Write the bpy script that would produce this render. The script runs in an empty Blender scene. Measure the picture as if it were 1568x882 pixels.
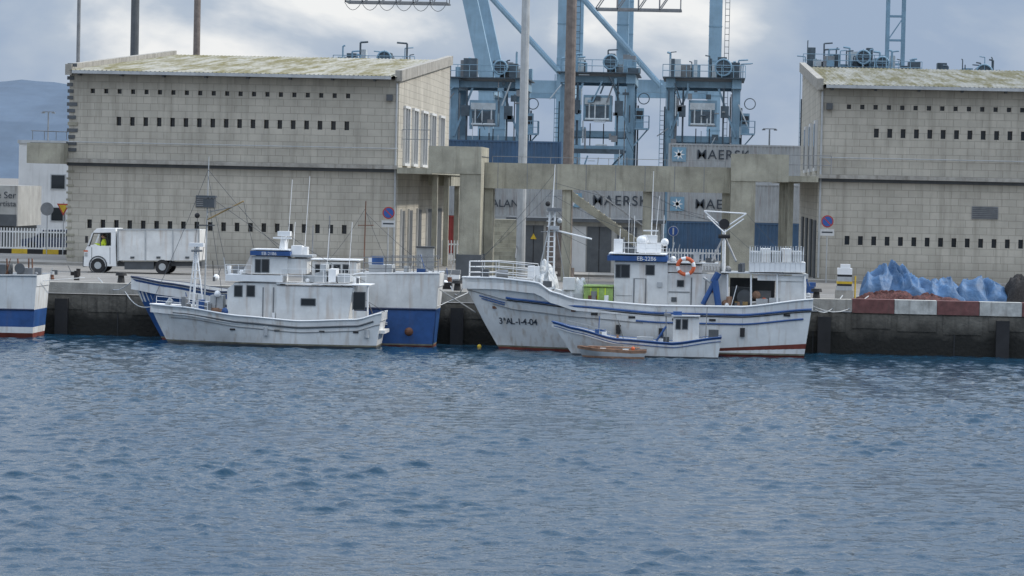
import bpy, math, random
import numpy as np
from mathutils import Vector, Matrix, Euler, noise
random.seed(7)
sc=bpy.context.scene
sc.view_settings.view_transform='Standard'; sc.view_settings.look='None'; sc.view_settings.exposure=0
# ---------------- camera ----------------
H=7.45; HQ=2.45; F=4800.0
YQ=145.5; YF=176.5; YB=211.0
cd=bpy.data.cameras.new("camera"); cam=bpy.data.objects.new("camera",cd); sc.collection.objects.link(cam)
cd.sensor_width=36; cd.lens=36*F/1568; cd.clip_end=12000; cd.clip_start=0.5
R=Matrix.Rotation(math.radians(3.527),3,'Z')@Matrix.Rotation(math.radians(90-1.873),3,'X')@Matrix.Rotation(math.radians(1.23),3,'Z')
cam.matrix_world=Matrix.Translation((0,0,H))@R.to_4x4()
sc.camera=cam
def P(u,v,Y):
    d=R@Vector(((u-784)/F,-(v-441)/F,-1)); t=Y/d.y
    return Vector((d.x*t,Y,H+d.z*t))
def PX(u,v,Y): return P(u,v,Y).x
def PZ(u,v,Y): return P(u,v,Y).z
# ---------------- materials ----------------
def nd(nt,t,**k):
    n=nt.nodes.new(t)
    for a,b in k.items(): setattr(n,a,b)
    return n
def M(name,col,rough=.6,var=.25,scale=1.5,metal=0.0,streak=0.0,scol=(.12,.1,.08),bump=0.0,bscale=20,alpha=None):
    m=bpy.data.materials.new(name); m.use_nodes=True; nt=m.node_tree; b=nt.nodes['Principled BSDF']
    b.inputs['Roughness'].default_value=rough; b.inputs['Metallic'].default_value=metal
    tc=nd(nt,'ShaderNodeTexCoord')
    n1=nd(nt,'ShaderNodeTexNoise'); n1.inputs['Scale'].default_value=scale; n1.inputs['Detail'].default_value=6; n1.inputs['Roughness'].default_value=.65
    nt.links.new(tc.outputs['Object'],n1.inputs['Vector'])
    mr=nd(nt,'ShaderNodeMapRange'); mr.inputs[1].default_value=.3; mr.inputs[2].default_value=.7
    mr.inputs[3].default_value=1-var; mr.inputs[4].default_value=1+var*.35
    nt.links.new(n1.outputs['Fac'],mr.inputs[0])
    mx=nd(nt,'ShaderNodeVectorMath',operation='SCALE'); mx.inputs[0].default_value=col
    nt.links.new(mr.outputs[0],mx.inputs['Scale'])
    out=mx.outputs[0]
    if streak>0:
        mp=nd(nt,'ShaderNodeMapping'); mp.inputs['Scale'].default_value=(3.5,3.5,.35)
        nt.links.new(tc.outputs['Object'],mp.inputs[0])
        n2=nd(nt,'ShaderNodeTexNoise'); n2.inputs['Scale'].default_value=1.2; n2.inputs['Detail'].default_value=5
        nt.links.new(mp.outputs[0],n2.inputs['Vector'])
        m2=nd(nt,'ShaderNodeMapRange'); m2.inputs[1].default_value=.52; m2.inputs[2].default_value=.75; m2.inputs[3].default_value=0; m2.inputs[4].default_value=streak
        nt.links.new(n2.outputs['Fac'],m2.inputs[0])
        mc=nd(nt,'ShaderNodeMix',data_type='RGBA'); mc.inputs[7].default_value=(*scol,1)
        nt.links.new(m2.outputs[0],mc.inputs[0]); nt.links.new(out,mc.inputs[6]); out=mc.outputs[2]
    nt.links.new(out,b.inputs['Base Color'])
    if bump>0:
        n3=nd(nt,'ShaderNodeTexNoise'); n3.inputs['Scale'].default_value=bscale; n3.inputs['Detail'].default_value=4
        nt.links.new(tc.outputs['Object'],n3.inputs['Vector'])
        bp=nd(nt,'ShaderNodeBump'); bp.inputs['Strength'].default_value=bump; bp.inputs['Distance'].default_value=.1
        nt.links.new(n3.outputs['Fac'],bp.inputs['Height']); nt.links.new(bp.outputs[0],b.inputs['Normal'])
    return m
white=M("white_paint",(.71,.72,.71),.45,.22,1.2,streak=.5,scol=(.36,.24,.15))
white2=M("white_paint_clean",(.8,.81,.81),.4,.1,2)
blue=M("blue_paint",(.025,.09,.27),.45,.35,1.5,streak=.2)
dkblue=M("dark_blue_paint",(.015,.03,.08),.5,.3)
redb=M("antifouling_red",(.2,.045,.03),.7,.4,2)
grime=M("waterline_grime",(.2,.19,.14),.7,.5,3)
black=M("black_rubber",(.02,.02,.022),.7,.4)
dark=M("dark_interior",(.018,.02,.022),.6,.3)
glass=M("dark_glass",(.015,.02,.025),.12,.2)
grey=M("grey_metal",(.22,.23,.24),.5,.3,2,streak=.2)
ltgrey=M("galvanised_metal",(.42,.44,.45),.5,.2,2,streak=.2)
brownpole=M("weathered_pole",(.19,.16,.145),.7,.4,3)
rust=M("rusty_metal",(.16,.07,.04),.8,.5,3)
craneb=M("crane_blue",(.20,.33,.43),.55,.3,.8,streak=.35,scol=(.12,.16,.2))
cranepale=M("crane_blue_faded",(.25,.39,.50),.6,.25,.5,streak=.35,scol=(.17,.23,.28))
cranedk=M("crane_dark_machinery",(.07,.10,.125),.6,.5,2)
cranelt=M("crane_cab_grey",(.5,.55,.57),.5,.3,2)
green=M("green_net_bin",(.32,.46,.14),.7,.3,5,bump=.4,bscale=25)
orange=M("orange_buoyant",(.6,.12,.04),.6,.2)
wood=M("worn_wood",(.34,.2,.13),.8,.5,4)
tarp=M("blue_tarpaulin",(.055,.14,.28),.6,.5,1.5,bump=.9,bscale=2.6)
tarp2=M("grey_tarpaulin",(.56,.58,.58),.6,.4,3,bump=.6,bscale=6)
net=M("red_fishing_net",(.13,.05,.045),.95,.8,7,bump=1,bscale=20)
netb=M("dark_fishing_net",(.035,.032,.032),.95,.7,9,bump=1,bscale=30)
yellow=M("yellow_paint",(.62,.42,.03),.6,.3,4)
hivis=M("hi_vis_yellow",(.6,.72,.04),.7,.2,5)
skin=M("skin",(.42,.24,.17),.6,.1); hair=M("dark_hair",(.03,.02,.015),.8,.2)
conc=M("concrete_structure",(.37,.355,.285),.85,.4,.7,streak=.6,scol=(.14,.13,.1),bump=.3)
coping=M("coping_concrete",(.37,.355,.32),.9,.35,1.5,streak=.5,bump=.3)
cred=M("kerb_red",(.17,.07,.065),.8,.5,2.5,streak=.6,scol=(.09,.07,.06))
cwhite=M("kerb_white",(.5,.5,.47),.8,.4,2.5,streak=.6,scol=(.15,.13,.11))
asphalt=M("apron_surface",(.21,.2,.185),.9,.35,.25,bump=.2)
pave=M("pavement",(.3,.285,.26),.9,.25,.8,bump=.2)
plaster=M("white_plaster",(.62,.63,.63),.8,.15,.5,streak=.2)
wallgrey=M("utility_wall",(.4,.4,.38),.8,.3,.8,streak=.5,bump=.2)
dkgrey=M("dark_grey_panel",(.09,.1,.11),.6,.3)
hull_dirty=M("hull_white",(.71,.725,.72),.42,.22,.8,streak=.6,scol=(.36,.28,.2))
sblue=M("sign_blue",(.03,.1,.35),.5,.1); sred=M("sign_red",(.4,.05,.04),.5,.1)
cgrey=M("container_grey",(.36,.38,.39),.6,.25,.6,streak=.5,scol=(.19,.13,.11))
cblue=M("container_blue",(.05,.11,.2),.6,.3,.6,streak=.3)
cred2=M("container_red",(.3,.04,.035),.6,.3,.6,streak=.3)
logo=M("logo_light_blue",(.17,.31,.42),.5,.05)
txtd=M("lettering_dark",(.035,.045,.06),.6,.1)
beige=M("boom_ochre",(.35,.24,.1),.7,.3)

def blockmat(name):
    m=bpy.data.materials.new(name); m.use_nodes=True; nt=m.node_tree; b=nt.nodes['Principled BSDF']; b.inputs['Roughness'].default_value=.9
    L=nt.links.new
    tc=nd(nt,'ShaderNodeTexCoord'); sp=nd(nt,'ShaderNodeSeparateXYZ'); L(tc.outputs['Object'],sp.inputs[0])
    ad=nd(nt,'ShaderNodeMath',operation='ADD'); L(sp.outputs[0],ad.inputs[0]); L(sp.outputs[1],ad.inputs[1])
    cb=nd(nt,'ShaderNodeCombineXYZ'); L(ad.outputs[0],cb.inputs[0]); L(sp.outputs[2],cb.inputs[1])
    br=nd(nt,'ShaderNodeTexBrick'); br.inputs['Scale'].default_value=1; br.inputs['Brick Width'].default_value=.8; br.inputs['Row Height'].default_value=.4
    br.inputs['Mortar Size'].default_value=.018; br.inputs['Mortar Smooth'].default_value=.4; br.inputs['Bias'].default_value=0
    br.inputs['Color1'].default_value=(.50,.47,.405,1); br.inputs['Color2'].default_value=(.45,.425,.365,1); br.inputs['Mortar'].default_value=(.33,.31,.265,1)
    L(cb.outputs[0],br.inputs['Vector'])
    n1=nd(nt,'ShaderNodeTexNoise'); n1.inputs['Scale'].default_value=.35; n1.inputs['Detail'].default_value=8; n1.inputs['Roughness'].default_value=.65; L(tc.outputs['Object'],n1.inputs['Vector'])
    r1=nd(nt,'ShaderNodeMapRange'); r1.inputs[1].default_value=.3; r1.inputs[2].default_value=.7; r1.inputs[3].default_value=.74; r1.inputs[4].default_value=1.06; L(n1.outputs['Fac'],r1.inputs[0])
    sc1=nd(nt,'ShaderNodeVectorMath',operation='SCALE'); L(br.outputs['Color'],sc1.inputs[0]); L(r1.outputs[0],sc1.inputs['Scale'])
    mp=nd(nt,'ShaderNodeMapping'); mp.inputs['Scale'].default_value=(2.2,2.2,.16); L(tc.outputs['Object'],mp.inputs[0])
    n2=nd(nt,'ShaderNodeTexNoise'); n2.inputs['Scale'].default_value=1; n2.inputs['Detail'].default_value=7; n2.inputs['Roughness'].default_value=.6; L(mp.outputs[0],n2.inputs['Vector'])
    r2=nd(nt,'ShaderNodeMapRange'); r2.inputs[1].default_value=.49; r2.inputs[2].default_value=.78; r2.inputs[3].default_value=0; r2.inputs[4].default_value=.7; L(n2.outputs['Fac'],r2.inputs[0])
    mx=nd(nt,'ShaderNodeMix',data_type='RGBA'); mx.inputs[7].default_value=(.22,.205,.17,1); L(r2.outputs[0],mx.inputs[0]); L(sc1.outputs[0],mx.inputs[6])
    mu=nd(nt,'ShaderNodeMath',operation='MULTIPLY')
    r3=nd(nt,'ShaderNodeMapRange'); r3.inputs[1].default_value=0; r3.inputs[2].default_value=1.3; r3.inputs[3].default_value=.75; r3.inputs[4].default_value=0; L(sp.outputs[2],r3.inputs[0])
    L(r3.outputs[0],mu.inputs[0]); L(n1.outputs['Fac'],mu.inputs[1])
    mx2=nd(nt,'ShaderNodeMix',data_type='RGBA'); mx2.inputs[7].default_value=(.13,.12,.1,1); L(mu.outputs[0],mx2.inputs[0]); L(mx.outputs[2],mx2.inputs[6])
    L(mx2.outputs[2],b.inputs['Base Color'])
    bp=nd(nt,'ShaderNodeBump'); bp.inputs['Strength'].default_value=.4; bp.inputs['Distance'].default_value=.025; bp.invert=True
    L(br.outputs['Fac'],bp.inputs['Height']); L(bp.outputs[0],b.inputs['Normal'])
    return m
block=blockmat("block_masonry")
def roofmat():
    m=M("lichen_roof",(.33,.325,.285),.9,.3,.5); nt=m.node_tree; L=nt.links.new; b=nt.nodes['Principled BSDF']
    old=b.inputs['Base Color'].links[0].from_socket
    tc=nd(nt,'ShaderNodeTexCoord'); mp=nd(nt,'ShaderNodeMapping'); mp.inputs['Scale'].default_value=(1.5,.1,1); L(tc.outputs['Object'],mp.inputs[0])
    n=nd(nt,'ShaderNodeTexNoise'); n.inputs['Scale'].default_value=.9; n.inputs['Detail'].default_value=9; n.inputs['Roughness'].default_value=.7; L(mp.outputs[0],n.inputs['Vector'])
    r=nd(nt,'ShaderNodeMapRange'); r.inputs[1].default_value=.42; r.inputs[2].default_value=.58; r.inputs[4].default_value=.95; L(n.outputs['Fac'],r.inputs[0])
    mx=nd(nt,'ShaderNodeMix',data_type='RGBA'); mx.inputs[7].default_value=(.13,.115,.04,1); L(r.outputs[0],mx.inputs[0]); L(old,mx.inputs[6]); L(mx.outputs[2],b.inputs['Base Color'])
    return m
roofm=roofmat()
def quaymat():
    m=M("quay_wall_concrete",(.15,.14,.12),.9,.55,.9,streak=.7,scol=(.035,.032,.028),bump=.5,bscale=6); nt=m.node_tree; L=nt.links.new; b=nt.nodes['Principled BSDF']
    old=b.inputs['Base Color'].links[0].from_socket
    tc=nd(nt,'ShaderNodeTexCoord'); sp=nd(nt,'ShaderNodeSeparateXYZ'); L(tc.outputs['Object'],sp.inputs[0])
    n=nd(nt,'ShaderNodeTexNoise'); n.inputs['Scale'].default_value=1.2; n.inputs['Detail'].default_value=6; L(tc.outputs['Object'],n.inputs['Vector'])
    a=nd(nt,'ShaderNodeMath',operation='MULTIPLY_ADD'); a.inputs[1].default_value=-1.2; L(n.outputs['Fac'],a.inputs[0]); L(sp.outputs[2],a.inputs[2])
    r=nd(nt,'ShaderNodeMapRange'); r.inputs[1].default_value=.1; r.inputs[2].default_value=1.0; r.inputs[3].default_value=1; r.inputs[4].default_value=0; L(a.outputs[0],r.inputs[0])
    mx=nd(nt,'ShaderNodeMix',data_type='RGBA'); mx.inputs[7].default_value=(.014,.014,.012,1); L(r.outputs[0],mx.inputs[0]); L(old,mx.inputs[6]); L(mx.outputs[2],b.inputs['Base Color'])
    return m
quaym=quaymat()
# ---------------- mesh builder ----------------
def root(name,loc=(0,0,0)):
    e=bpy.data.objects.new(name,None); e.empty_display_size=.5; e.location=loc; sc.collection.objects.link(e); return e
class MB:
    def __init__(s): s.v=[];s.f=[];s.m=[];s.mats=[]
    def mi(s,mat):
        if mat not in s.mats: s.mats.append(mat)
        return s.mats.index(mat)
    def face(s,pts,mat):
        b=len(s.v); s.v+=[tuple(p) for p in pts]; s.f.append(tuple(range(b,b+len(pts)))); s.m.append(s.mi(mat))
    def add(s,vs,fs,mat):
        b=len(s.v); s.v+=[tuple(p) for p in vs]; k=s.mi(mat)
        for f in fs: s.f.append(tuple(i+b for i in f)); s.m.append(k)
    def box(s,x0,x1,y0,y1,z0,z1,mat):
        if x0>x1:x0,x1=x1,x0
        if y0>y1:y0,y1=y1,y0
        if z0>z1:z0,z1=z1,z0
        s.add([(x0,y0,z0),(x1,y0,z0),(x1,y1,z0),(x0,y1,z0),(x0,y0,z1),(x1,y0,z1),(x1,y1,z1),(x0,y1,z1)],
              [(0,3,2,1),(4,5,6,7),(0,1,5,4),(1,2,6,5),(2,3,7,6),(3,0,4,7)],mat)
    def prism(s,pts,y0,y1,mat):
        n=len(pts); vs=[(p[0],y0,p[1]) for p in pts]+[(p[0],y1,p[1]) for p in pts]
        s.add(vs,[tuple(range(n)),tuple(range(2*n-1,n-1,-1))]+[(i,i+n,(i+1)%n+n,(i+1)%n) for i in range(n)],mat)
    def cyl(s,p,q,r,mat,r2=None,n=8):
        p=Vector(p);q=Vector(q); d=q-p
        if d.length<1e-6:return
        r2=r if r2 is None else r2
        d.normalize(); a=Vector((0,1,0)) if abs(d.y)<.9 else Vector((1,0,0))
        e1=d.cross(a).normalized(); e2=d.cross(e1)
        vs=[]
        for c,rr in((p,r),(q,r2)):
            for i in range(n):
                t=2*math.pi*(i+.5)/n; vs.append(c+e1*math.cos(t)*rr+e2*math.sin(t)*rr)
        s.add(vs,[(i,(i+1)%n,(i+1)%n+n,i+n) for i in range(n)]+[tuple(range(n-1,-1,-1)),tuple(range(n,2*n))],mat)
    def path(s,pts,r,mat,n=6):
        for a,b in zip(pts,pts[1:]): s.cyl(a,b,r,mat,n=n)
    def sph(s,c,r,mat,sx=1,sy=1,sz=1,n=12,m=8):
        vs=[];fs=[]
        for j in range(m+1):
            ph=math.pi*j/m
            for i in range(n):
                t=2*math.pi*i/n; vs.append((c[0]+r*sx*math.sin(ph)*math.cos(t),c[1]+r*sy*math.sin(ph)*math.sin(t),c[2]+r*sz*math.cos(ph)))
        for j in range(m):
            for i in range(n): fs.append((j*n+i,j*n+(i+1)%n,(j+1)*n+(i+1)%n,(j+1)*n+i))
        s.add(vs,fs,mat)
    def torus(s,c,Rr,r,mat,mat2=None,N=24,n=8):
        for i in range(N):
            a0=2*math.pi*i/N;a1=2*math.pi*(i+1)/N; vs=[]
            for a in(a0,a1):
                for k in range(n):
                    t=2*math.pi*k/n; rr=Rr+r*math.cos(t); vs.append((c[0]+rr*math.cos(a),c[1]+r*math.sin(t),c[2]+rr*math.sin(a)))
            s.add(vs,[(k,(k+1)%n,(k+1)%n+n,k+n) for k in range(n)], mat2 if (mat2 and (i//2)%3==0) else mat)
    def disc(s,c,r,mat,th=.03,n=20):
        s.cyl((c[0],c[1]-th/2,c[2]),(c[0],c[1]+th/2,c[2]),r,mat,n=n)
    def obj(s,name,parent=None,smooth=False):
        o3=Vector(parent.location) if parent else Vector((0,0,0))
        me=bpy.data.meshes.new(name); me.from_pydata([(v[0]-o3.x,v[1]-o3.y,v[2]-o3.z) for v in s.v],[],s.f)
        for m in s.mats: me.materials.append(m)
        me.polygons.foreach_set('material_index',s.m)
        if smooth: me.polygons.foreach_set('use_smooth',[True]*len(s.f))
        me.update(); o=bpy.data.objects.new(name,me); sc.collection.objects.link(o)
        if parent: o.parent=parent
        return o
def text(s,loc,size,mat,parent,xd=Vector((1,0,0)),zd=Vector((0,0,1)),name="lettering",bold=.0,space=1.0):
    c=bpy.data.curves.new(name,'FONT'); c.body=s; c.size=size; c.extrude=.004; c.offset=bold; c.align_x='CENTER'; c.align_y='CENTER'; c.space_character=space
    c.materials.append(mat); o=bpy.data.objects.new(name,c); sc.collection.objects.link(o)
    xd=xd.normalized(); n=xd.cross(zd).normalized(); up=n.cross(xd)
    m=Matrix((xd,up,n)).transposed().to_4x4(); m.translation=Vector(loc)-(Vector(parent.location) if parent else Vector())
    if parent: o.parent=parent
    o.matrix_local=m
    return o
def railing(mb,pts,h,lv,mat,r=.02,step=1.2):
    for a,b in zip(pts,pts[1:]):
        a=Vector(a);b=Vector(b);n=max(1,int(round((b-a).length/step)))
        for i in range(n+1):
            p=a.lerp(b,i/n); mb.cyl(p,p+Vector((0,0,h)),r,mat,n=5)
        for k in range(1,lv+1):
            z=Vector((0,0,h*k/lv)); mb.cyl(a+z,b+z,r,mat,n=5)

# ---------------- world / sun ----------------
SE=math.radians(42); SR=math.radians(78)
w=bpy.data.worlds.new("World"); sc.world=w; w.use_nodes=True; nt=w.node_tree; nt.nodes.clear(); L=nt.links.new
sky=nd(nt,'ShaderNodeTexSky',sky_type='NISHITA'); sky.sun_disc=False; sky.sun_elevation=SE; sky.sun_rotation=SR; sky.air_density=1.3; sky.dust_density=1.5; sky.ozone_density=2.5
b1=nd(nt,'ShaderNodeBackground'); b1.inputs[1].default_value=.1; L(sky.outputs[0],b1.inputs[0])
tc=nd(nt,'ShaderNodeTexCoord'); mp=nd(nt,'ShaderNodeMapping'); mp.inputs['Scale'].default_value=(7,7,13); mp.inputs['Location'].default_value=(2.1,.4,.2); L(tc.outputs['Generated'],mp.inputs[0])
n=nd(nt,'ShaderNodeTexNoise'); n.inputs['Scale'].default_value=1.5; n.inputs['Detail'].default_value=9; n.inputs['Roughness'].default_value=.5; n.inputs['Distortion'].default_value=.25; L(mp.outputs[0],n.inputs['Vector'])
cr=nd(nt,'ShaderNodeValToRGB'); cr.color_ramp.elements[0].position=.40; cr.color_ramp.elements[1].position=.62
cr.color_ramp.elements[0].color=(.33,.43,.60,1); cr.color_ramp.elements[1].color=(.93,.94,.95,1); e=cr.color_ramp.elements.new(.52); e.color=(.47,.55,.67,1)
L(n.outputs['Fac'],cr.inputs[0])
sp=nd(nt,'ShaderNodeSeparateXYZ'); L(tc.outputs['Generated'],sp.inputs[0])
mr=nd(nt,'ShaderNodeMapRange'); mr.inputs[1].default_value=.2; mr.inputs[2].default_value=.8; mr.inputs[3].default_value=1; mr.inputs[4].default_value=2.9; L(sp.outputs[2],mr.inputs[0])
b2=nd(nt,'ShaderNodeBackground'); L(cr.outputs[0],b2.inputs[0]); L(mr.outputs[0],b2.inputs[1])
ms=nd(nt,'ShaderNodeMixShader'); ms.inputs[0].default_value=.9; L(b1.outputs[0],ms.inputs[1]); L(b2.outputs[0],ms.inputs[2])
wo=nd(nt,'ShaderNodeOutputWorld'); L(ms.outputs[0],wo.inputs[0])
sd=bpy.data.lights.new("sun",'SUN'); sd.energy=2.7; sd.angle=math.radians(3); sd.color=(1,.95,.87)
so=bpy.data.objects.new("sun",sd); sc.collection.objects.link(so)
tos=Vector((math.sin(SR)*math.cos(SE),math.cos(SR)*math.cos(SE),math.sin(SE)))
so.rotation_euler=tos.to_track_quat('Z','Y').to_euler()

# ---------------- water ----------------
def watermesh():
    xs=np.concatenate([-np.geomspace(1500,45,18),np.arange(-43,20,.105),np.geomspace(22,1500,18)])
    ys=np.concatenate([-np.geomspace(900,10,8),np.array([5,25,40]),np.arange(56,95,.09),np.arange(95,YQ+.9,.13)])
    X,Y=np.meshgrid(xs,ys); rs=np.random.RandomState(3); Z=np.zeros_like(X)
    wx=X+.12*np.sin(Y*.9+X*.31); wy=Y+.12*np.sin(X*.8+.7)
    for i in range(60):
        lam=np.exp(rs.uniform(np.log(.32),np.log(1.4))); k=2*np.pi/lam; th=math.radians(-70)+rs.normal(0,.55)
        amp=.0060*lam**.9*rs.uniform(.5,1.4); ph=rs.uniform(0,6.28)
        Z+=amp*np.sin(k*(wx*math.cos(th)+wy*math.sin(th))+ph)
    for i in range(6):
        lam=rs.uniform(2,4.5); k=2*np.pi/lam; th=math.radians(-80)+rs.normal(0,.4); Z+=.003*np.sin(k*(X*math.cos(th)+Y*math.sin(th))+rs.uniform(0,6.28))
    sd_=Z.std(); Z=Z+ .2*(Z*Z)/sd_
    gust=.8+.25*np.sin(X*.16+.7*np.sin(Y*.11))*np.sin(Y*.13+1)+.12*np.sin(X*.5+Y*.33)
    fade=np.clip((Y-56)/2,0,1)*np.clip((X+44)/3,0,1)*np.clip((20-X)/3,0,1)*(1-.4*np.clip((Y-128)/14,0,1))
    Z*=gust*fade
    nx,ny=len(xs),len(ys); vs=np.stack([X,Y,Z],-1).reshape(-1,3)
    idx=np.arange(nx*ny).reshape(ny,nx); fs=np.stack([idx[:-1,:-1],idx[:-1,1:],idx[1:,1:],idx[1:,:-1]],-1).reshape(-1,4)
    me=bpy.data.meshes.new("water"); me.vertices.add(len(vs)); me.vertices.foreach_set('co',vs.ravel())
    me.loops.add(fs.size); me.loops.foreach_set('vertex_index',fs.ravel().astype(np.int32)); me.polygons.add(len(fs))
    me.polygons.foreach_set('loop_start',np.arange(0,fs.size,4,dtype=np.int32)); me.polygons.foreach_set('loop_total',np.full(len(fs),4,dtype=np.int32))
    me.update(calc_edges=True); me.polygons.foreach_set('use_smooth',np.ones(len(fs),dtype=bool))
    o=bpy.data.objects.new("water",me); sc.collection.objects.link(o)
    m=bpy.data.materials.new("harbour_water"); m.use_nodes=True; nt=m.node_tree; b=nt.nodes['Principled BSDF']; L=nt.links.new
    b.inputs['Roughness'].default_value=.05; b.inputs['IOR'].default_value=1.33
    b.inputs['Specular IOR Level'].default_value=.42; b.inputs['Specular Tint'].default_value=(.72,.87,1,1)
    tc=nd(nt,'ShaderNodeTexCoord'); mp=nd(nt,'ShaderNodeMapping'); mp.inputs['Scale'].default_value=(1,1.5,1); mp.inputs['Rotation'].default_value=(0,0,.35); L(tc.outputs['Object'],mp.inputs[0])
    n=nd(nt,'ShaderNodeTexNoise'); n.inputs['Scale'].default_value=4.5; n.inputs['Detail'].default_value=2; n.inputs['Roughness'].default_value=.5; L(mp.outputs[0],n.inputs['Vector'])
    bp=nd(nt,'ShaderNodeBump'); bp.inputs['Strength'].default_value=.5; bp.inputs['Distance'].default_value=.04; L(n.outputs['Fac'],bp.inputs['Height']); L(bp.outputs[0],b.inputs['Normal'])
    n2=nd(nt,'ShaderNodeTexNoise'); n2.inputs['Scale'].default_value=.05; n2.inputs['Detail'].default_value=3; L(tc.outputs['Object'],n2.inputs['Vector'])
    mx=nd(nt,'ShaderNodeMix',data_type='RGBA'); mx.inputs[6].default_value=(.007,.032,.062,1); mx.inputs[7].default_value=(.012,.045,.078,1); L(n2.outputs['Fac'],mx.inputs[0]); L(mx.outputs[2],b.inputs['Base Color'])
    me.materials.append(m)
watermesh()

# ---------------- ground & quay ----------------
g=MB(); g.face([(-3000,YQ+.9,HQ),(3000,YQ+.9,HQ),(3000,6000,HQ),(-3000,6000,HQ)],asphalt); g.obj("ground")
q=MB(); q.box(-400,400,YQ+.06,YQ+1.0,-4,HQ-.55,quaym)
xr=PX(1305,470,YQ)
q.box(-400,PX(1240,470,YQ),YQ,YQ+1.0,HQ-.5,HQ+.01,coping)
q.box(PX(1240,470,YQ)+.004,xr-.004,YQ,YQ+1.0,HQ-.5,HQ+.06,coping)
x=xr; k=0
while x<60:
    q.box(x,x+1.93,YQ-.03,YQ+.8,HQ-.54,HQ+.1,(cred,cwhite)[k%2]); x+=1.95;k+=1
for x in np.arange(-60,40,6.5):
    q.box(x,x+.06,YQ+.03,YQ+.2,-1,HQ-.56,dark)
for i,x in enumerate(np.arange(-50,40,2.1)):
    q.box(x+.1,x+1.9,YQ+.02,YQ+.2,HQ-1.25-.1*(i%3),HQ-.6,quaym)
for u in(95,700,1535,1262):
    xx=PX(u,500,YQ); q.box(xx-.3,xx+.3,YQ-.3,YQ+.015,-.3,HQ-.75,black)
q.obj("quay_wall")
pv=MB(); pv.box(-300,300,YQ+8.0,YQ+8.12,HQ,HQ+.006,cwhite)
pv.obj("road_marking")
pv=MB(); pv.box(-200,200,YF-2.2,YF+3,HQ-.2,HQ+.13,pave); pv.obj("pavement")
yk=197; kb=MB(); x=PX(-30,390,yk); i=0
while x<PX(100,390,yk):
    kb.box(x,x+1.0,yk,yk+.3,HQ,HQ+.3,(yellow,black)[i%2]); x+=1.004;i+=1
kb.obj("traffic_kerb")

# ---------------- buildings ----------------
def wallfront(mb,gb,x0,x1,z0,z1,y,rows,mat,depth=.28):
    z=z0
    for (zc,h,wd,xs) in sorted(rows):
        zb=zc-h/2; zt=zc+h/2
        mb.face([(x0,y,z),(x1,y,z),(x1,y,zb),(x0,y,zb)],mat)
        x=x0
        for xc in xs:
            a=xc-wd/2;b=xc+wd/2
            mb.face([(x,y,zb),(a,y,zb),(a,y,zt),(x,y,zt)],mat)
            mb.face([(a,y,zb),(a,y+depth,zb),(a,y+depth,zt),(a,y,zt)],mat)
            mb.face([(b,y,zb),(b,y+depth,zb),(b,y+depth,zt),(b,y,zt)],mat)
            mb.face([(a,y,zt),(b,y,zt),(b,y+depth,zt),(a,y+depth,zt)],mat)
            mb.face([(a,y,zb),(b,y,zb),(b,y+depth,zb),(a,y+depth,zb)],mat)
            gb.face([(a,y+depth,zb),(b,y+depth,zb),(b,y+depth,zt),(a,y+depth,zt)],glass)
            x=b
        mb.face([(x,y,zb),(x1,y,zb),(x1,y,zt),(x,y,zt)],mat)
        z=zt
    mb.face([(x0,y,z),(x1,y,z),(x1,y,z1),(x0,y,z1)],mat)
ZL=PZ(608,256,YF)
ZT=PZ(608,122,YF)
ZBK=PZ(686,97,YB)
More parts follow.
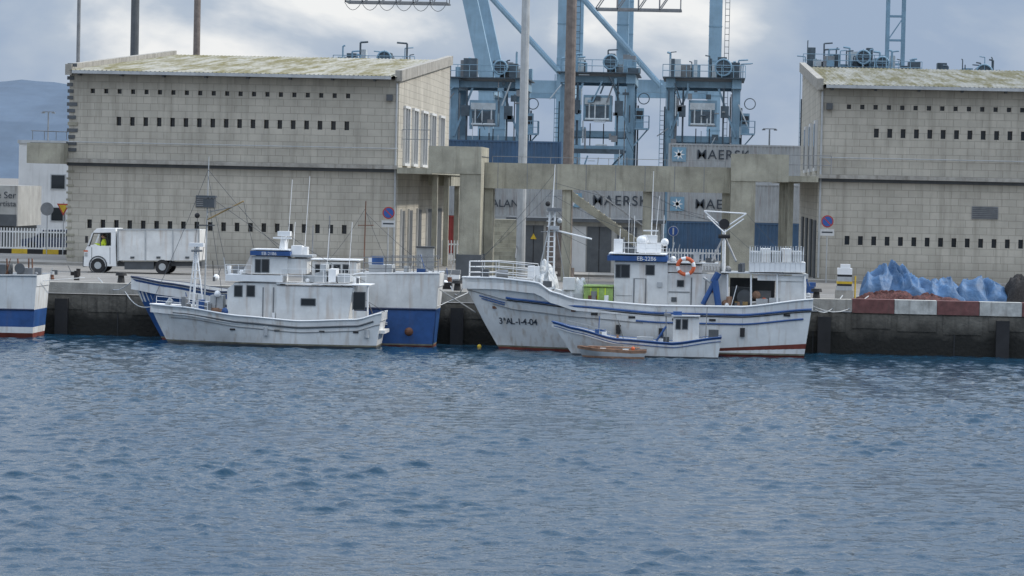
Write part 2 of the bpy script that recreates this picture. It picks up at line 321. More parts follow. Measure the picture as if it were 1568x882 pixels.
def shed(x0,x1,rows,side,name):
    rt=root(name,((x0+x1)/2,(YF+YB)/2,HQ))
    wm=MB(); gm=MB()
    wallfront(wm,gm,x0,x1,HQ,ZT,YF,rows,block)
    for x in(x0,x1): wm.face([(x,YF,HQ),(x,YB,HQ),(x,YB,ZBK),(x,YF,ZT)],block)
    wm.face([(x0,YB,HQ),(x1,YB,HQ),(x1,YB,ZBK),(x0,YB,ZBK)],block)
    wm.obj("walls",rt); gm.obj("window_panes",rt)
    rm=MB(); sl=(ZBK-ZT)/(YB-YF)
    xa=x0+.12;xb=x1-.12; n=int((xb-xa)/.25)
    ya=YF-.75; yb=YB+.3
    for i in range(n):
        a=xa+(xb-xa)*i/n; b=xa+(xb-xa)*(i+1)/n; c=(a+b)/2
        for (p,qq,za,zb2) in((a,c,.0,.07),(c,b,.07,.0)):
            rm.face([(p,ya,ZT+.18+sl*(ya-YF)+za),(qq,ya,ZT+.18+sl*(ya-YF)+zb2),(qq,yb,ZT+.18+sl*(yb-YF)+zb2),(p,yb,ZT+.18+sl*(yb-YF)+za)],roofm)
    rm.face([(xa,ya,ZT+.1+sl*(ya-YF)),(xb,ya,ZT+.1+sl*(ya-YF)),(xb,yb,ZT+.1+sl*(yb-YF)),(xa,yb,ZT+.1+sl*(yb-YF))],dkgrey)
    rm.obj("roof",rt)
    tm=MB()
    for xx in(x0,x1):
        a=xx-.22;b=xx+.16
        pts=[(a,YF-.25,ZT-.1),(b,YF-.25,ZT-.1),(b,YB+.2,ZBK-.1),(a,YB+.2,ZBK-.1)]
        top=[(p[0],p[1],p[2]+.62) for p in pts]
        tm.add(pts+top,[(0,3,2,1),(4,5,6,7),(0,1,5,4),(1,2,6,5),(2,3,7,6),(3,0,4,7)],coping)
    tm.box(x0+.3,x1-.4,YF-.92,YF-.77,ZT-.02,ZT+.16,ltgrey)
    for i in range(int((x1-x0)/2.4)+1):
        xx=x0+.6+i*2.4
        if xx<x1-.3: tm.box(xx,xx+.12,YF-.75,YF-.003,ZT-.12,ZT-.03,dkgrey)
    tm.box(x0-.05,x1+.05,YF-.45,YF-.003,ZL-.12,ZL+.1,coping)
    tm.box(x0-.03,x1+.03,YF-.12,YF-.003,ZL-.3,ZL-.123,dkgrey)  # dark strip below the ledge, stands in for its thin shadow
    tm.cyl((x0,YF-.25,ZL+1.05),(x1,YF-.25,ZL+1.05),.03,ltgrey,n=6)
    for i in range(int((x1-x0)/3)): tm.cyl((x0+1+i*3,YF-.25,ZL+1.05),(x0+1+i*3,YF-.01,ZL+1.05),.02,grey,n=5)
    tm.obj("trim",rt)
    return rt
def xs_row(u0,u1,n,v): return [PX(u0+(u1-u0)*i/(n-1),v+.0215*(u1-u0)*i/(n-1),YF) for i in range(n)]
xL0=PX(104,280,YF); xL1=PX(609,260,YF)
rowsL=[(PZ(335,143,YF),.26,.24,xs_row(142,533,20,139)),(PZ(355,189,YF),.5,.27,xs_row(182,531,18,185)),(PZ(332,347,YF),.5,.27,xs_row(137,527,20,343))]
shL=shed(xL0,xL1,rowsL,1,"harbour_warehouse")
xR0=PX(1253,270,YF); xR1=xR0+26
rowsR=[(PZ(1430,166,YF),.26,.24,xs_row(1300,1790,25,163)),(PZ(1450,206,YF),.5,.27,xs_row(1342,1792,23,203)),(PZ(1430,371,YF),.5,.27,xs_row(1297,1788,25,368))]
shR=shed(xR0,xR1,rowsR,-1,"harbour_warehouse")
d=MB()
for yy,wd in((179.3,2.6),(184.6,2.6),(190.5,3.0),(196.5,3.0),(203,3.0)):
    z0=ZL+.35;z1=ZL+3.3
    d.box(xL1+.003,xL1+.04,yy,yy+wd,z0,z1,glass)
    for a in(yy-.15,yy+wd/2-.07,yy+wd): d.box(xL1+.003,xL1+.14,a,a+.15,z0-.1,z1+.1,plaster)
    d.box(xL1+.003,xL1+.16,yy-.2,yy+wd+.2,z1+.1,z1+.25,plaster); d.box(xL1+.003,xL1+.16,yy-.2,yy+wd+.2,z0-.25,z0-.1,plaster)
d.box(xL1+.01,xL1+2.0,YF-.6,YB,ZL-.35,ZL-.02,conc)
d.box(xL1+.5,xL1+1.9,YF+14,YB,ZL-1.0,ZL-.36,conc)
for yy in(182,190,198,206): d.box(xL1+1.5,xL1+1.8,yy,yy+.35,HQ,ZL-.36,conc)
for yy,wd in((178.6,2.2),(183,2.6),(188.5,3),(195,3.5),(202,4)):
    d.box(xL1+.003,xL1+.05,yy,yy+wd,HQ+.1,HQ+3.4,dkgrey); d.box(xL1+.003,xL1+.12,yy-.12,yy-.003,HQ+.1,HQ+3.5,plaster)
d.box(xL1-.7,xL1-.35,YF-.28,YF-.01,ZT-1.2,ZT-.85,dkgrey)
d.cyl((xL1-.12,YF-.1,HQ+.2),(xL1-.12,YF-.1,ZT-.2),.06,ltgrey,n=8)
d.obj("side_details",shL)
d=MB()
zb=PZ(60,250,YF)
d.box(PX(48,235,YF),xL0-.01,YF-1.2,YF+2,zb,zb+1.15,conc); d.box(PX(48,235,YF)+.15,xL0-.01,YF-1.05,YF+2,zb+1.151,zb+1.17,dark)
d.path([P(48,200,YF),P(104,202,YF)],.03,grey)
for u in(50,68,86,102): d.cyl(P(u,201,YF),P(u,214,YF),.02,grey,n=5)
rd=random.Random(5)
for i in range(14):
    z=ZL+.5+i*.37; d.box(xL0-.12*rd.random()-.02,xL0+.2+.35*rd.random(),YF-.05,YF-.004,z,z+.2,rd.choice([dkgrey,conc,dkgrey]))
for i in range(14):
    z=HQ+.4+i*.4; d.box(xL0-.08,xL0+.15+.3*rd.random(),YF-.04,YF-.004,z,z+.12,conc)
a=P(300,300,YF);b=P(330,318,YF); d.box(a.x,b.x,YF-.05,YF-.004,b.z,a.z,dkgrey)
for i in range(5): zz=b.z+.08+i*.11; d.box(a.x+.05,b.x-.05,YF-.08,YF-.052,zz,zz+.04,grey)
d.obj("balcony",shL)
d=MB()
a=P(1488,316,YF);b=P(1528,336,YF); d.box(a.x,b.x,YF-.05,YF-.004,b.z,a.z,grey)
for i in range(6): zz=b.z+.06+i*.11; d.box(a.x+.04,b.x-.04,YF-.08,YF-.052,zz,zz+.04,dkgrey)
d.box(xR0-1.9,xR0-.01,YF-.6,YB,ZL-.35,ZL-.02,conc)
for yy in(179,188,197): d.box(xR0-.16,xR0-.004,yy,yy+2.6,ZL+.3,ZL+3.2,plaster)
for yy in(179,188,197): d.box(xR0-.18,xR0-.161,yy+.3,yy+2.3,ZL+.5,ZL+3.0,glass)
for yy in(177.5,184,192,200): d.box(xR0-.1,xR0-.004,yy,yy+3.0,HQ+.1,HQ+3.4,dkgrey); d.box(xR0-1.6,xR0-1.3,yy+1,yy+1.35,HQ,ZL-.36,conc)
d.box(xR0+.35,xR0+.7,YF-.28,YF-.01,ZT-1.2,ZT-.85,dkgrey)
d.cyl((xR0+.12,YF-.1,HQ+.2),(xR0+.12,YF-.1,ZT-.2),.06,ltgrey,n=8)
d.obj("side_details",shR)

# ---------------- concrete walkway ----------------
rt=root("concrete_walkway",(PX(930,280,165),166,HQ))
YP=162.5
d=MB()
zt=PZ(700,224,YP); zc=PZ(700,266,YP)
xa=PX(656,245,YP); xb=PX(737,245,YP); xc=PX(703,330,YP)
d.box(xa,xb,YP,YP+5.6,zc,zt,conc); d.box(xc,xb-.003,YP+.05,YP+5.5,HQ,zc-.002,conc)
d.box(xc-.12,xb+.1,YP-.15,YP+5.7,HQ,PZ(720,390,YP),dkgrey)
zt2=PZ(1165,236,YP); zc2=PZ(1165,278,YP)
xa2=PX(1120,255,YP); xb2=PX(1208,255,YP); xc2=PX(1156,330,YP)
d.box(xa2,xb2,YP,YP+5.6,zc2,zt2,conc); d.box(xa2+.003,xc2,YP+.05,YP+5.5,HQ,zc2-.002,conc)
d.box(xb+.004,xb+.03,YP+.3,YP+5.2,zc+.9,zc+.94,dkgrey)
d.obj("piers",rt)
d=MB(); zt3=PZ(930,253,167); zb3=PZ(930,292,167)
d.box(xb+.01,xa2-.01,YP+2.5,YP+4.4,zb3,zt3,conc)
for u in(752,870,992,1112): xx=PX(u,300,167); d.box(xx-.22,xx+.22,YP+2.7,YP+4.2,HQ,zb3-.003,conc)
for i in range(8): xx=xb+.7+i*1.55; d.box(xx,xx+.03,YP+2.49,YP+2.499,zb3,zt3,grey)
d.obj("beam",rt)
d=MB(); railing(d,[(xa-1.5,YP+1,zt3+.02+.6),(xa,YP+1,zt3+.02+.6)],1,2,grey)
railing(d,[(xb2,YP+1,zt3-.3),(xR0+.2,YP+1,zt3-.3)],1,2,grey); railing(d,[(xb+.3,YP+4.2,zt3),(xa2-.3,YP+4.2,zt3)],.35,1,grey,.015,1.5); d.obj("handrail",rt)
def stair(name,u0,v0,u1,v1,Y,wd,n,mat):
    a=P(u0,v0,Y);b=P(u1,v1,Y); r=root(name,(a.x,Y,HQ)); d=MB()
    for i in range(n):
        p=a.lerp(b,(i+.5)/n); dx=(b.x-a.x)/n
        d.box(p.x-dx*.55,p.x+dx*.55,Y,Y+wd,p.z-.06,p.z,mat)
    for yy in(Y-.06,Y+wd+.06):
        d.prism([(a.x,a.z-.45),(a.x,a.z+.05),(b.x,b.z+.05),(b.x,b.z-.45)],yy-.05,yy+.05,conc)
        d.cyl((a.x,yy,a.z+1),(b.x,yy,b.z+1),.03,grey,n=5)
        for i in range(5):
            p=a.lerp(b,i/4); d.cyl((p.x,yy,p.z),(p.x,yy,p.z+1),.02,grey,n=5)
    d.obj("flight",r)
stair("external_staircase",866,288,1000,386,171,1.6,16,conc)
st=root("concrete_staircase",(PX(765,360,172),172,HQ)); d=MB()
for i in range(14):
    z=HQ+.22*i; d.box(PX(748,360,172),PX(790,360,172),172+i*.3,178,z,z+.218,conc)
d.cyl((PX(790,360,172),172,HQ+1),(PX(790,360,172),176,HQ+4),.03,grey); d.cyl((PX(748,360,172),172,HQ+1),(PX(748,360,172),176,HQ+4),.03,grey)
d.obj("steps",st)
ub=root("utility_building",(PX(890,380,181),182,HQ)); d=MB(); Y=181
x0=PX(783,370,Y);x1=PX(1010,370,Y); zt=PZ(890,340,Y)
d.box(x0,x1,Y,Y+4,HQ,zt,wallgrey); d.box(x0-.3,x1+.3,Y-.4,Y+4.2,zt+.002,zt+.2,dkgrey)
for ua,ub_ in((802,832),(899,936),(945,975)):
    a=PX(ua,370,Y);b=PX(ub_,370,Y); d.box(a,b,Y-.04,Y-.003,HQ+.1,zt-.25,dkgrey); d.box((a+b)/2-.02,(a+b)/2+.02,Y-.06,Y-.041,HQ+.1,zt-.25,black)
a=PX(836,370,Y);b=PX(862,370,Y); d.box(a,b,Y-.04,Y-.003,HQ+.1,zt-.25,brownpole)
a=PX(866,370,Y);b=PX(897,370,Y); d.box(a,b,Y-.04,Y-.003,HQ+.1,zt-.25,plaster)
c=P(817,362,Y); d.prism([(c.x-.18,c.z-.15),(c.x+.18,c.z-.15),(c.x,c.z+.18)],Y-.08,Y-.065,yellow)
d.obj("walls",ub)
def fence(name,u0,u1,v,Y,h,step):
    d=MB(); a=PX(u0,v,Y);b=PX(u1,v,Y); x=a
    while x<b: d.box(x,x+.07,Y,Y+.04,HQ,HQ+h,white2); x+=step
    d.box(a,b,Y+.041,Y+.08,HQ+.25,HQ+.35,white2); d.box(a,b,Y+.041,Y+.08,HQ+h-.3,HQ+h-.2,white2); d.obj(name)
fence("picket_fence",-40,99,385,199,1.6,.19); fence("picket_fence",1010,1110,385,195,1.3,.19); fence("picket_fence",676,704,385,195,1.5,.19)
# ---------------- left background ----------------
r=root("white_office_building",(PX(65,300,232),236,HQ)); d=MB(); Y=232
xa=PX(28,300,Y);xb=PX(140,300,Y);zt=PZ(60,220,Y); d.box(xa,xb,Y,Y+12,HQ,zt,plaster); d.box(xa-.1,xb+.1,Y-.1,Y+12.1,zt+.003,zt+.25,ltgrey)
for(ua,ub2,va,vb)in((79,99,268,289),(79,99,318,338)):
    a=P(ua,va,Y);b=P(ub2,vb,Y); d.box(a.x-.08,b.x+.08,Y-.05,Y-.003,b.z-.08,a.z+.08,ltgrey); d.box(a.x,b.x,Y-.07,Y-.052,b.z,a.z,glass)
d.obj("walls",r)
r=root("service_station_kiosk",(PX(5,310,215),218,HQ)); d=MB(); Y=215
xa=PX(-60,300,Y);xb=PX(26,300,Y);z0=PZ(10,346,Y);z1=PZ(10,284,Y)
d.box(xa,xb,Y,Y+8,z0,z1,wallgrey); d.box(xa+.1,xb-.3,Y+.5,Y+8,HQ,z0-.003,dkgrey); d.box(xa,xb,Y-.02,Y-.003,z0,z0+.8,dkgrey); d.obj("canopy",r)
text("e Ser",(PX(10,297,Y),Y-.05,PZ(8,299,Y)),.65,txtd,r); text("portista",(PX(6,311,Y),Y-.05,PZ(8,312,Y)),.55,txtd,r)
def car(u,Y):
    c=P(u,380,Y); r=root("parked_car",(c.x,Y,HQ)); d=MB(); x=c.x
    d.prism([(x-2.1,HQ+.3),(x-2.15,HQ+.75),(x-1.3,HQ+.9),(x-.6,HQ+1.42),(x+.9,HQ+1.45),(x+1.7,HQ+.95),(x+2.1,HQ+.85),(x+2.1,HQ+.3)],Y,Y+1.7,dkblue)
    d.prism([(x-1.15,HQ+.92),(x-.55,HQ+1.36),(x+.8,HQ+1.38),(x+1.45,HQ+.95)],Y-.01,Y-.003,glass)
    for xx in(x-1.35,x+1.35):
        for yy in(Y-.02,Y+1.52): d.cyl((xx,yy,HQ+.32),(xx,yy+.2,HQ+.32),.32,black,n=16)
    d.obj("body",r)
car(80,204)
def sign(name,u,v,Y,kind,rr=.3,vb=None):
    c=P(u,v,Y); r=root(name,(c.x,Y,HQ)); d=MB(); d.cyl((c.x,Y+.06,HQ),(c.x,Y+.06,c.z+rr),.035,ltgrey,n=8)
    if kind=='np':
        d.disc(c,rr,sred); d.disc((c.x,Y-.02,c.z),rr*.8,sblue,.02)
        d.add([(c.x-rr*.6,Y-.035,c.z+rr*.48),(c.x-rr*.48,Y-.035,c.z+rr*.6),(c.x+rr*.6,Y-.035,c.z-rr*.48),(c.x+rr*.48,Y-.035,c.z-rr*.6)],[(0,1,2,3)],sred)
        d.box(c.x-.38,c.x+.38,Y-.01,Y+.02,c.z-rr-.45,c.z-rr-.08,plaster)
        d.box(c.x-.3,c.x+.3,Y-.014,Y-.011,c.z-rr-.3,c.z-rr-.22,txtd)
    elif kind=='blue': d.disc(c,rr,plaster); d.disc((c.x,Y-.02,c.z),rr*.9,sblue,.02); d.box(c.x-.04,c.x+.04,Y-.04,Y-.031,c.z-.18,c.z+.18,plaster)
    elif kind=='grey': d.disc(c,rr,grey)
    elif kind=='tri':
        d.prism([(c.x-rr,c.z+rr*.8),(c.x+rr,c.z+rr*.8),(c.x,c.z-rr)],Y,Y+.02,sred); d.prism([(c.x-rr*.7,c.z+rr*.6),(c.x+rr*.7,c.z+rr*.6),(c.x,c.z-rr*.6)],Y-.02,Y-.002,yellow)
    d.obj("plate",r)
sign("no_parking_sign",595,326,YF-3,'np',.34); sign("no_parking_sign",1267,339,YF-3,'np',.34)
sign("direction_sign",1031,354,170,'blue',.28); sign("round_traffic_sign",72,320,196,'grey',.42); sign("yield_sign",97,320,196,'tri',.42)
def mast(name,u,vt,Y,r0,r1,mat,arm=1.2):
    b=P(u,300,Y); t=b.copy(); t.z=PZ(u,vt,Y); d=MB(); r=root(name,(b.x,Y,HQ)); d.cyl((b.x,Y,HQ),(b.x,Y,t.z),r0,mat,r1,n=12)
    d.box(b.x-arm,b.x+arm,Y-.04,Y+.04,t.z,t.z+.07,mat)
    for s in(-1,1): d.box(b.x+s*arm*.9-arm*.25,b.x+s*arm*.9+arm*.25,Y-.15,Y+.15,t.z-.08,t.z-.002,grey)
    d.cyl((b.x,Y,HQ),(b.x,Y,HQ+.5),r0*1.5,mat,n=12); d.obj("mast",r)
mast("high_mast_lamp",116,-150,216,.14,.12,grey); mast("high_mast_lamp",202,-170,216,.32,.27,dkgrey); mast("high_mast_lamp",297,-160,216,.26,.22,brownpole)
mast("high_mast_lamp",799,-160,173,.27,.21,ltgrey); mast("high_mast_lamp",869,-160,174,.32,.28,brownpole)
mast("street_lamp",72,172,240,.07,.05,grey,.45); mast("street_lamp",1176,198,240,.08,.06,ltgrey,.5)
# ---------------- hill ----------------
hillm=M("hazy_hill",(.085,.125,.18),1,.25,.01)  # distance haze is put into this blue-grey base colour
def hills():
    d=MB(); Y=4200; s=F/Y; xs=np.linspace(-2600,2600,200); top=[]
    for x in xs:
        u=1083+x*s
        base=150+10*math.sin(x*.0021+1)+8*noise.noise((x*.008,0,0))
        f=1/(1+math.exp((u-330)/110.0)); top.append(base*f+12+4*noise.noise((x*.03,3,0)))
    for i in range(len(xs)-1):
        for(a,b,fa,fb)in((Y,Y+300,.0,.55),(Y+300,Y+700,.55,1.0)):
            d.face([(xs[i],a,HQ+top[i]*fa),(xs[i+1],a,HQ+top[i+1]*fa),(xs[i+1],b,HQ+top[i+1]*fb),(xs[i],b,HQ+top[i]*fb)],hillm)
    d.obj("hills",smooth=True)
hills()
# ---------------- containers ----------------
CP=2.75
def container(u0,Y,level,mat,label=None,name="shipping_container",lu=None,size=1.0,tz=1.4):
    x0=PX(u0,300,Y); x1=x0+12.19; z0=HQ+level*CP; z1=z0+CP-.02; r=root(name,((x0+x1)/2,Y+1.2,z0)); d=MB()
    n=44; p=[]
    for i in range(n):
        a=x0+.15+(x1-x0-.3)*i/n; wv=(x1-x0-.3)/n
        p+=[(a,.06),(a+wv*.25,.06),(a+wv*.5,.02),(a+wv*.75,.02)]
    p.append((x1-.15,.06))
    for a,b in zip(p,p[1:]): d.face([(a[0],Y+a[1],z0+.15),(b[0],Y+b[1],z0+.15),(b[0],Y+b[1],z1-.12),(a[0],Y+a[1],z1-.12)],mat)
    d.box(x0+.15,x1-.15,Y,Y+2.4,z0,z0+.15,mat); d.box(x0+.15,x1-.15,Y,Y+2.4,z1-.12,z1,mat)
    d.box(x0,x0+.148,Y,Y+2.4,z0,z1,mat); d.box(x1-.148,x1,Y,Y+2.4,z0,z1,mat); d.box(x0+.15,x1-.15,Y+2.3,Y+2.38,z0+.15,z1-.12,mat)
    d.obj("shell",r)
    if label:
        xx=PX(lu,300,Y); text(label,(xx,Y-.02,z0+tz),size,txtd if mat!=cblue else white2,r,bold=.004,space=1.12)
        if mat==cgrey:
            e=MB(); lx=xx-len(label)*size*.38-.95; zc=z0+tz; e.box(lx-.5,lx+.5,Y-.02,Y-.005,zc-.5,zc+.5,logo)
            for k in range(7):
                a=k*math.pi*2/7; c=Vector((lx,Y-.03,zc)); v=Vector((math.cos(a),0,math.sin(a))); t=Vector((-v.z,0,v.x)); e.face([c+v*.42,c+t*.1,c-t*.1],white2)
            e.obj("logo_panel",r)
container(754,222,1,cgrey,"MAERSK",lu=950,size=1.0,tz=1.3); container(754,222,0,cgrey)
container(1022,222,1,cgrey,"MAERSK",lu=1105,size=.95,tz=1.2); container(1022,222,2,cgrey,"MAERSK",lu=1106,size=.95,tz=1.95); container(1022,222,0,cblue)
container(600,226,2,cblue); container(590,226,1,cgrey); container(480,226,0,cred2)
text("SEALAND",(PX(772,312,221.9),221.9,PZ(772,312,222)),.75,txtd,None,name="container_lettering",bold=.005)
container(1184,226,1,cred2); container(1178,226,0,plaster,"CMA",lu=1222,size=1.0)
# ---------------- cranes ----------------
def beam(d,a,b,w,mat=None): d.cyl(a,b,w,mat or craneb,n=4)
def sts(name,Y,legsu,braces,boom,lean=False,hw=(.62,.62)):
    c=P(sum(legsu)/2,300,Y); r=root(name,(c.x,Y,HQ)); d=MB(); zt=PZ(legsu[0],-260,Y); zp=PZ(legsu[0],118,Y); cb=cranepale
    for dy in(0,18):
        X=[PX(u,200,Y) for u in legsu]
        for j,x in enumerate(X):
            ztop=zt
            if lean and j==0:
                ztop=zp; lx=-5.6; w=.72
                A=[(x-w,Y+dy,zp),(x+w,Y+dy,zp),(x+w,Y+dy+1.2,zp),(x-w,Y+dy+1.2,zp)]; B=[(p[0]+lx,p[1],zt) for p in A]
                d.add(A+B,[(0,3,2,1),(4,5,6,7),(0,1,5,4),(1,2,6,5),(2,3,7,6),(3,0,4,7)],cb)
            h=hw[j]
            d.box(x-h,x+h,Y+dy,Y+dy+1.3,HQ+1.6,ztop,cb)
            for k in(-1,1): d.box(x+k*1.6-1,x+k*1.6+1,Y+dy,Y+dy+1,HQ,HQ+1.6,cranedk)
            for i in range(12):
                z=HQ+4+i*3.3
                if z<ztop: d.box(x-h-.03,x+h+.03,Y+dy-.03,Y+dy-.002,z,z+.12,craneb)
        d.box(X[0]+hw[0]+.003,X[1]-hw[1]-.003,Y+dy+.2,Y+dy+1.1,zp-1.4,zp-.2,cb)
        d.box(X[0]-.6,X[1]+.6,Y+dy+.2,Y+dy+1.1,zt,zt+1.5,cb)
    for x in X: d.box(x-.45,x+.45,Y+1.303,Y+17.99,zp-1.5,zp-.3,cb); d.box(x-.45,x+.45,Y+1.303,Y+17.99,HQ+1.8,HQ+2.8,cb)
    for a,b in braces: d.cyl(P(*a,Y-.5),P(*b,Y-.5),.3,cb,n=8)
    x=X[1]
    for i in range(60): z=HQ+3+i*.6; d.box(x+.9,x+1.3,Y-.1,Y,z,z+.05,cranedk)
    d.box(x+.88,x+.93,Y-.12,Y,HQ+3,HQ+39,cranedk); d.box(x+1.28,x+1.33,Y-.12,Y,HQ+3,HQ+39,cranedk)
    d.obj("portal",r)
    d=MB(); u0,u1,v=boom; A=P(u0,v,Y-6);B=P(u1,v,Y-6); z=A.z; n=int((B.x-A.x)/1.6)
    for yy in(Y-6,Y-3):
        d.box(A.x,B.x,yy,yy+.2,z,z+.16,grey); d.box(A.x,B.x,yy,yy+.35,z+3,z+3.4,grey)
        for i in range(n):
            a=A.x+(B.x-A.x)*i/n;b=A.x+(B.x-A.x)*(i+1)/n
            beam(d,(a,yy+.1,z+.1) ,(b,yy+.1,z+3.1),.07,grey); beam(d,(b,yy+.1,z+.1) ,(b,yy+.1,z+3.1),.06,grey)
    for i in range(n+1):
        a=A.x+(B.x-A.x)*i/n; d.box(a,a+.12,Y-6,Y-2.7,z+.02,z+.12,grey)
        if i<n:
            pts=[Vector((a+1.6*k/6,Y-6.2,z-.75*math.sin(math.pi*k/6)**.8 )) for k in range(7)]
            if u0<600: d.path(pts,.035,dkgrey,n=4)
    d.obj("boom",r)
sts("ship_to_shore_crane",300,(743,864),[((745,-12),(858,112))],(528,684,3),True,(.72,.85))
sts("ship_to_shore_crane",300,(950,1092),[((884,-12),(1012,132))],(912,1042,14),False,(.55,.62))
def lattice(u,Y,vt):
    c=P(u,200,Y); r=root("lattice_mast",(c.x,Y,HQ)); d=MB(); zt=PZ(u,vt,Y); w=.62
    for sx in(-1,1):
        for sy in(0,1.2): d.box(c.x+sx*w-.13,c.x+sx*w+.13,Y+sy,Y+sy+.2,HQ,zt,craneb)
    n=int((zt-HQ)/1.9)
    for i in range(n):
        z=HQ+i*1.9
        for sy in(.05,1.25):
            d.box(c.x-w+.13,c.x+w-.13,Y+sy,Y+sy+.1,z,z+.12,craneb); s=1 if i%2 else -1
            if i%3==0: beam(d,(c.x-w*s,Y+sy,z),(c.x+w*s,Y+sy,z+1.9),.05,craneb)
    d.obj("mast",r)
lattice(1368,250,-200)
def carrier(cu,topv,seed,Y=233):
    rd=random.Random(seed); cx=PX(cu,200,Y); zt=PZ(cu,topv,Y)-1.3; W=2.45; r=root("straddle_carrier",(cx,Y+4,HQ)); d=MB()
    for s in(-1,1):
        for yy in(Y,Y+7.5):
            x=cx+s*W; d.box(x-.28,x+.28,yy,yy+.7,HQ+1.7,zt-.6,craneb)
            d.cyl((x+s*.4,yy+.3,HQ+1.7),(x+s*.4,yy+.3,zt-2),.07,cranedk,n=6)
            d.cyl((x-s*.4,yy,HQ+1.7),(x-s*.4,yy,zt-1),.05,grey,n=6)
        d.box(cx+s*W-.4,cx+s*W+.4,Y-.6,Y+9,HQ+.9,HQ+1.7,craneb)
        for k in range(4): yy=Y+k*2.4; d.cyl((cx+s*W-.25,yy+.3,HQ+.6),(cx+s*W+.25,yy+.3,HQ+.6),.6,black,n=16)
        d.box(cx+s*W-.35,cx+s*W+.35,Y-.4,Y+8.8,zt-.6,zt+.1,craneb)
        d.box(cx+s*W-.25,cx+s*W+.25,Y+.71,Y+7.4,zt-5,zt-4.4,craneb)
    for z in(zt-.55,zt-4.6):
        for yy in(Y+.1,Y+7.6): d.box(cx-W+.31,cx+W-.31,yy,yy+.5,z,z+.45,craneb)
    beam(d,(cx-W,Y-.05,zt-4.2),(cx-W*.45,Y-.05,zt-.6),.11); beam(d,(cx+W,Y-.05,zt-4.2),(cx+W*.45,Y-.05,zt-.6),.11)
    beam(d,(cx-W,Y+8.3,HQ+3),(cx+W,Y+8.3,zt-5),.09)
    d.obj("frame",r)
    d=MB()
    d.box(cx-W-.6,cx+W+.6,Y-.8,Y+8.6,zt+.12,zt+.2,cranedk)
    railing(d,[(cx-W-.6,Y-.8,zt+.2),(cx+W+.6,Y-.8,zt+.2)],.9,2,craneb,.028,.9)
    for k in range(12):
        x=cx+rd.uniform(-2.8,2.4); wdt=rd.uniform(.25,1.0); h=rd.uniform(.3,1.6); yy=Y+rd.uniform(-.4,4)
        d.box(x,x+wdt,yy,yy+1.3,zt+.2+.003*k,zt+.2+h,rd.choice([craneb,cranedk,cranedk,grey,cranelt]))
    x=cx+rd.uniform(-.6,1.5); rr=rd.uniform(.42,.62); d.cyl((x,Y-.45,zt+.95),(x,Y+2.6,zt+.95),rr,cranedk,n=16); d.torus((x,Y-.48,zt+.95),rr,.07,craneb)
    for a in range(4): d.cyl((x,Y-.5,zt+.95),(x+.6*math.cos(a*1.57),Y-.5,zt+.95+.6*math.sin(a*1.57)),.03,craneb,n=4)
    for k in range(10):
        x=cx+rd.uniform(-2.9,2.9); h=rd.uniform(.9,2.2); rr=rd.uniform(.04,.09); m_=rd.choice([craneb,cranedk]); d.cyl((x,Y+1,zt+.2),(x,Y+1,zt+h),rr,m_,n=6); d.cyl((x,Y+1,zt+h),(x+rd.uniform(-.8,.8),Y+1,zt+h+.05),rr,m_,n=6)
    d.obj("machinery_deck",r)
    d=MB()
    hx=rd.uniform(-.25,.25)
    d.box(cx+hx-1.05,cx+hx+1.05,Y-.3,Y+2.2,zt-3.4,zt-1.5,craneb); d.box(cx+hx-.95,cx+hx+.9,Y-.38,Y-.31,zt-2.2,zt-1.7,cranelt); d.box(cx+hx-.85,cx+hx+.85,Y-.36,Y-.312,zt-3.3,zt-2.3,cranedk)
    for k in(-1,rd.uniform(-.3,.3),1): d.box(cx+hx+k*.6-.05,cx+hx+k*.6+.05,Y-.41,Y-.383,zt-3.3,zt-1.7,cranelt)
    d.cyl((cx+hx-.9,Y-.45,zt-3.3),(cx+hx+.9,Y-.45,zt-3.3),.1,cranelt,n=8)
    for s in(-1,1):
        d.cyl((cx+s*1.5,Y-.2,zt-.6),(cx+s*1.5,Y-.2,zt-5.2),.08,cranedk,n=6); d.cyl((cx+s*.5,Y-.1,zt-3.6),(cx+s*.5,Y-.1,zt-5.3),.04,black,n=5)
        d.box(cx+s*1.6-.3,cx+s*1.6+.3,Y-.5,Y+.2,zt-2.6-.5*rd.random(),zt-1.9,cranedk)
    d.box(cx-W+.35,cx+W-.35,Y-.3,Y+1.2,zt-5.6,zt-5.25,craneb); d.box(cx-2.0,cx+2.0,Y-.5,Y-.31,zt-5.85,zt-5.5,cranedk)
    for k in range(38):
        a=Vector((cx+rd.uniform(-2.8,2.8),Y-.45-rd.random()*.2,zt-rd.uniform(0,7.5))); b=a+Vector((rd.choice([0,0,rd.uniform(-.9,.9)]),0,rd.choice([0,-rd.uniform(.5,1.8)])))
        d.cyl(a,b,rd.uniform(.02,.075),rd.choice([cranedk,craneb,grey,cranelt]),n=5)
    for k in range(12):
        a=Vector((cx+rd.uniform(-2.7,2.4),Y-.5,zt-rd.uniform(.3,6.5))); d.box(a.x,a.x+rd.uniform(.15,.5),a.y,a.y+.3,a.z,a.z+rd.uniform(.15,.5),rd.choice([cranedk,craneb,grey]))
    s=1
    d.box(cx+s*W+.35,cx+s*W+1.4,Y-.8,Y+.9,zt-4.0,zt-3.88,craneb)
    railing(d,[(cx+s*W+.35,Y-.8,zt-3.88),(cx+s*W+1.4,Y-.8,zt-3.88),(cx+s*W+1.4,Y+.9,zt-3.88)],.9,2,craneb,.028,.5)
    d.box(cx+s*W+.4,cx+s*W+1.0,Y-.1,Y+.8,zt-3.87,zt-2.4,craneb); d.box(cx+s*W+.46,cx+s*W+.94,Y-.13,Y-.103,zt-3.2,zt-2.6,glass)
    d.torus((cx+s*W+1.0,Y-.5,zt-1.7),.4,.04,cranedk,N=16,n=5)
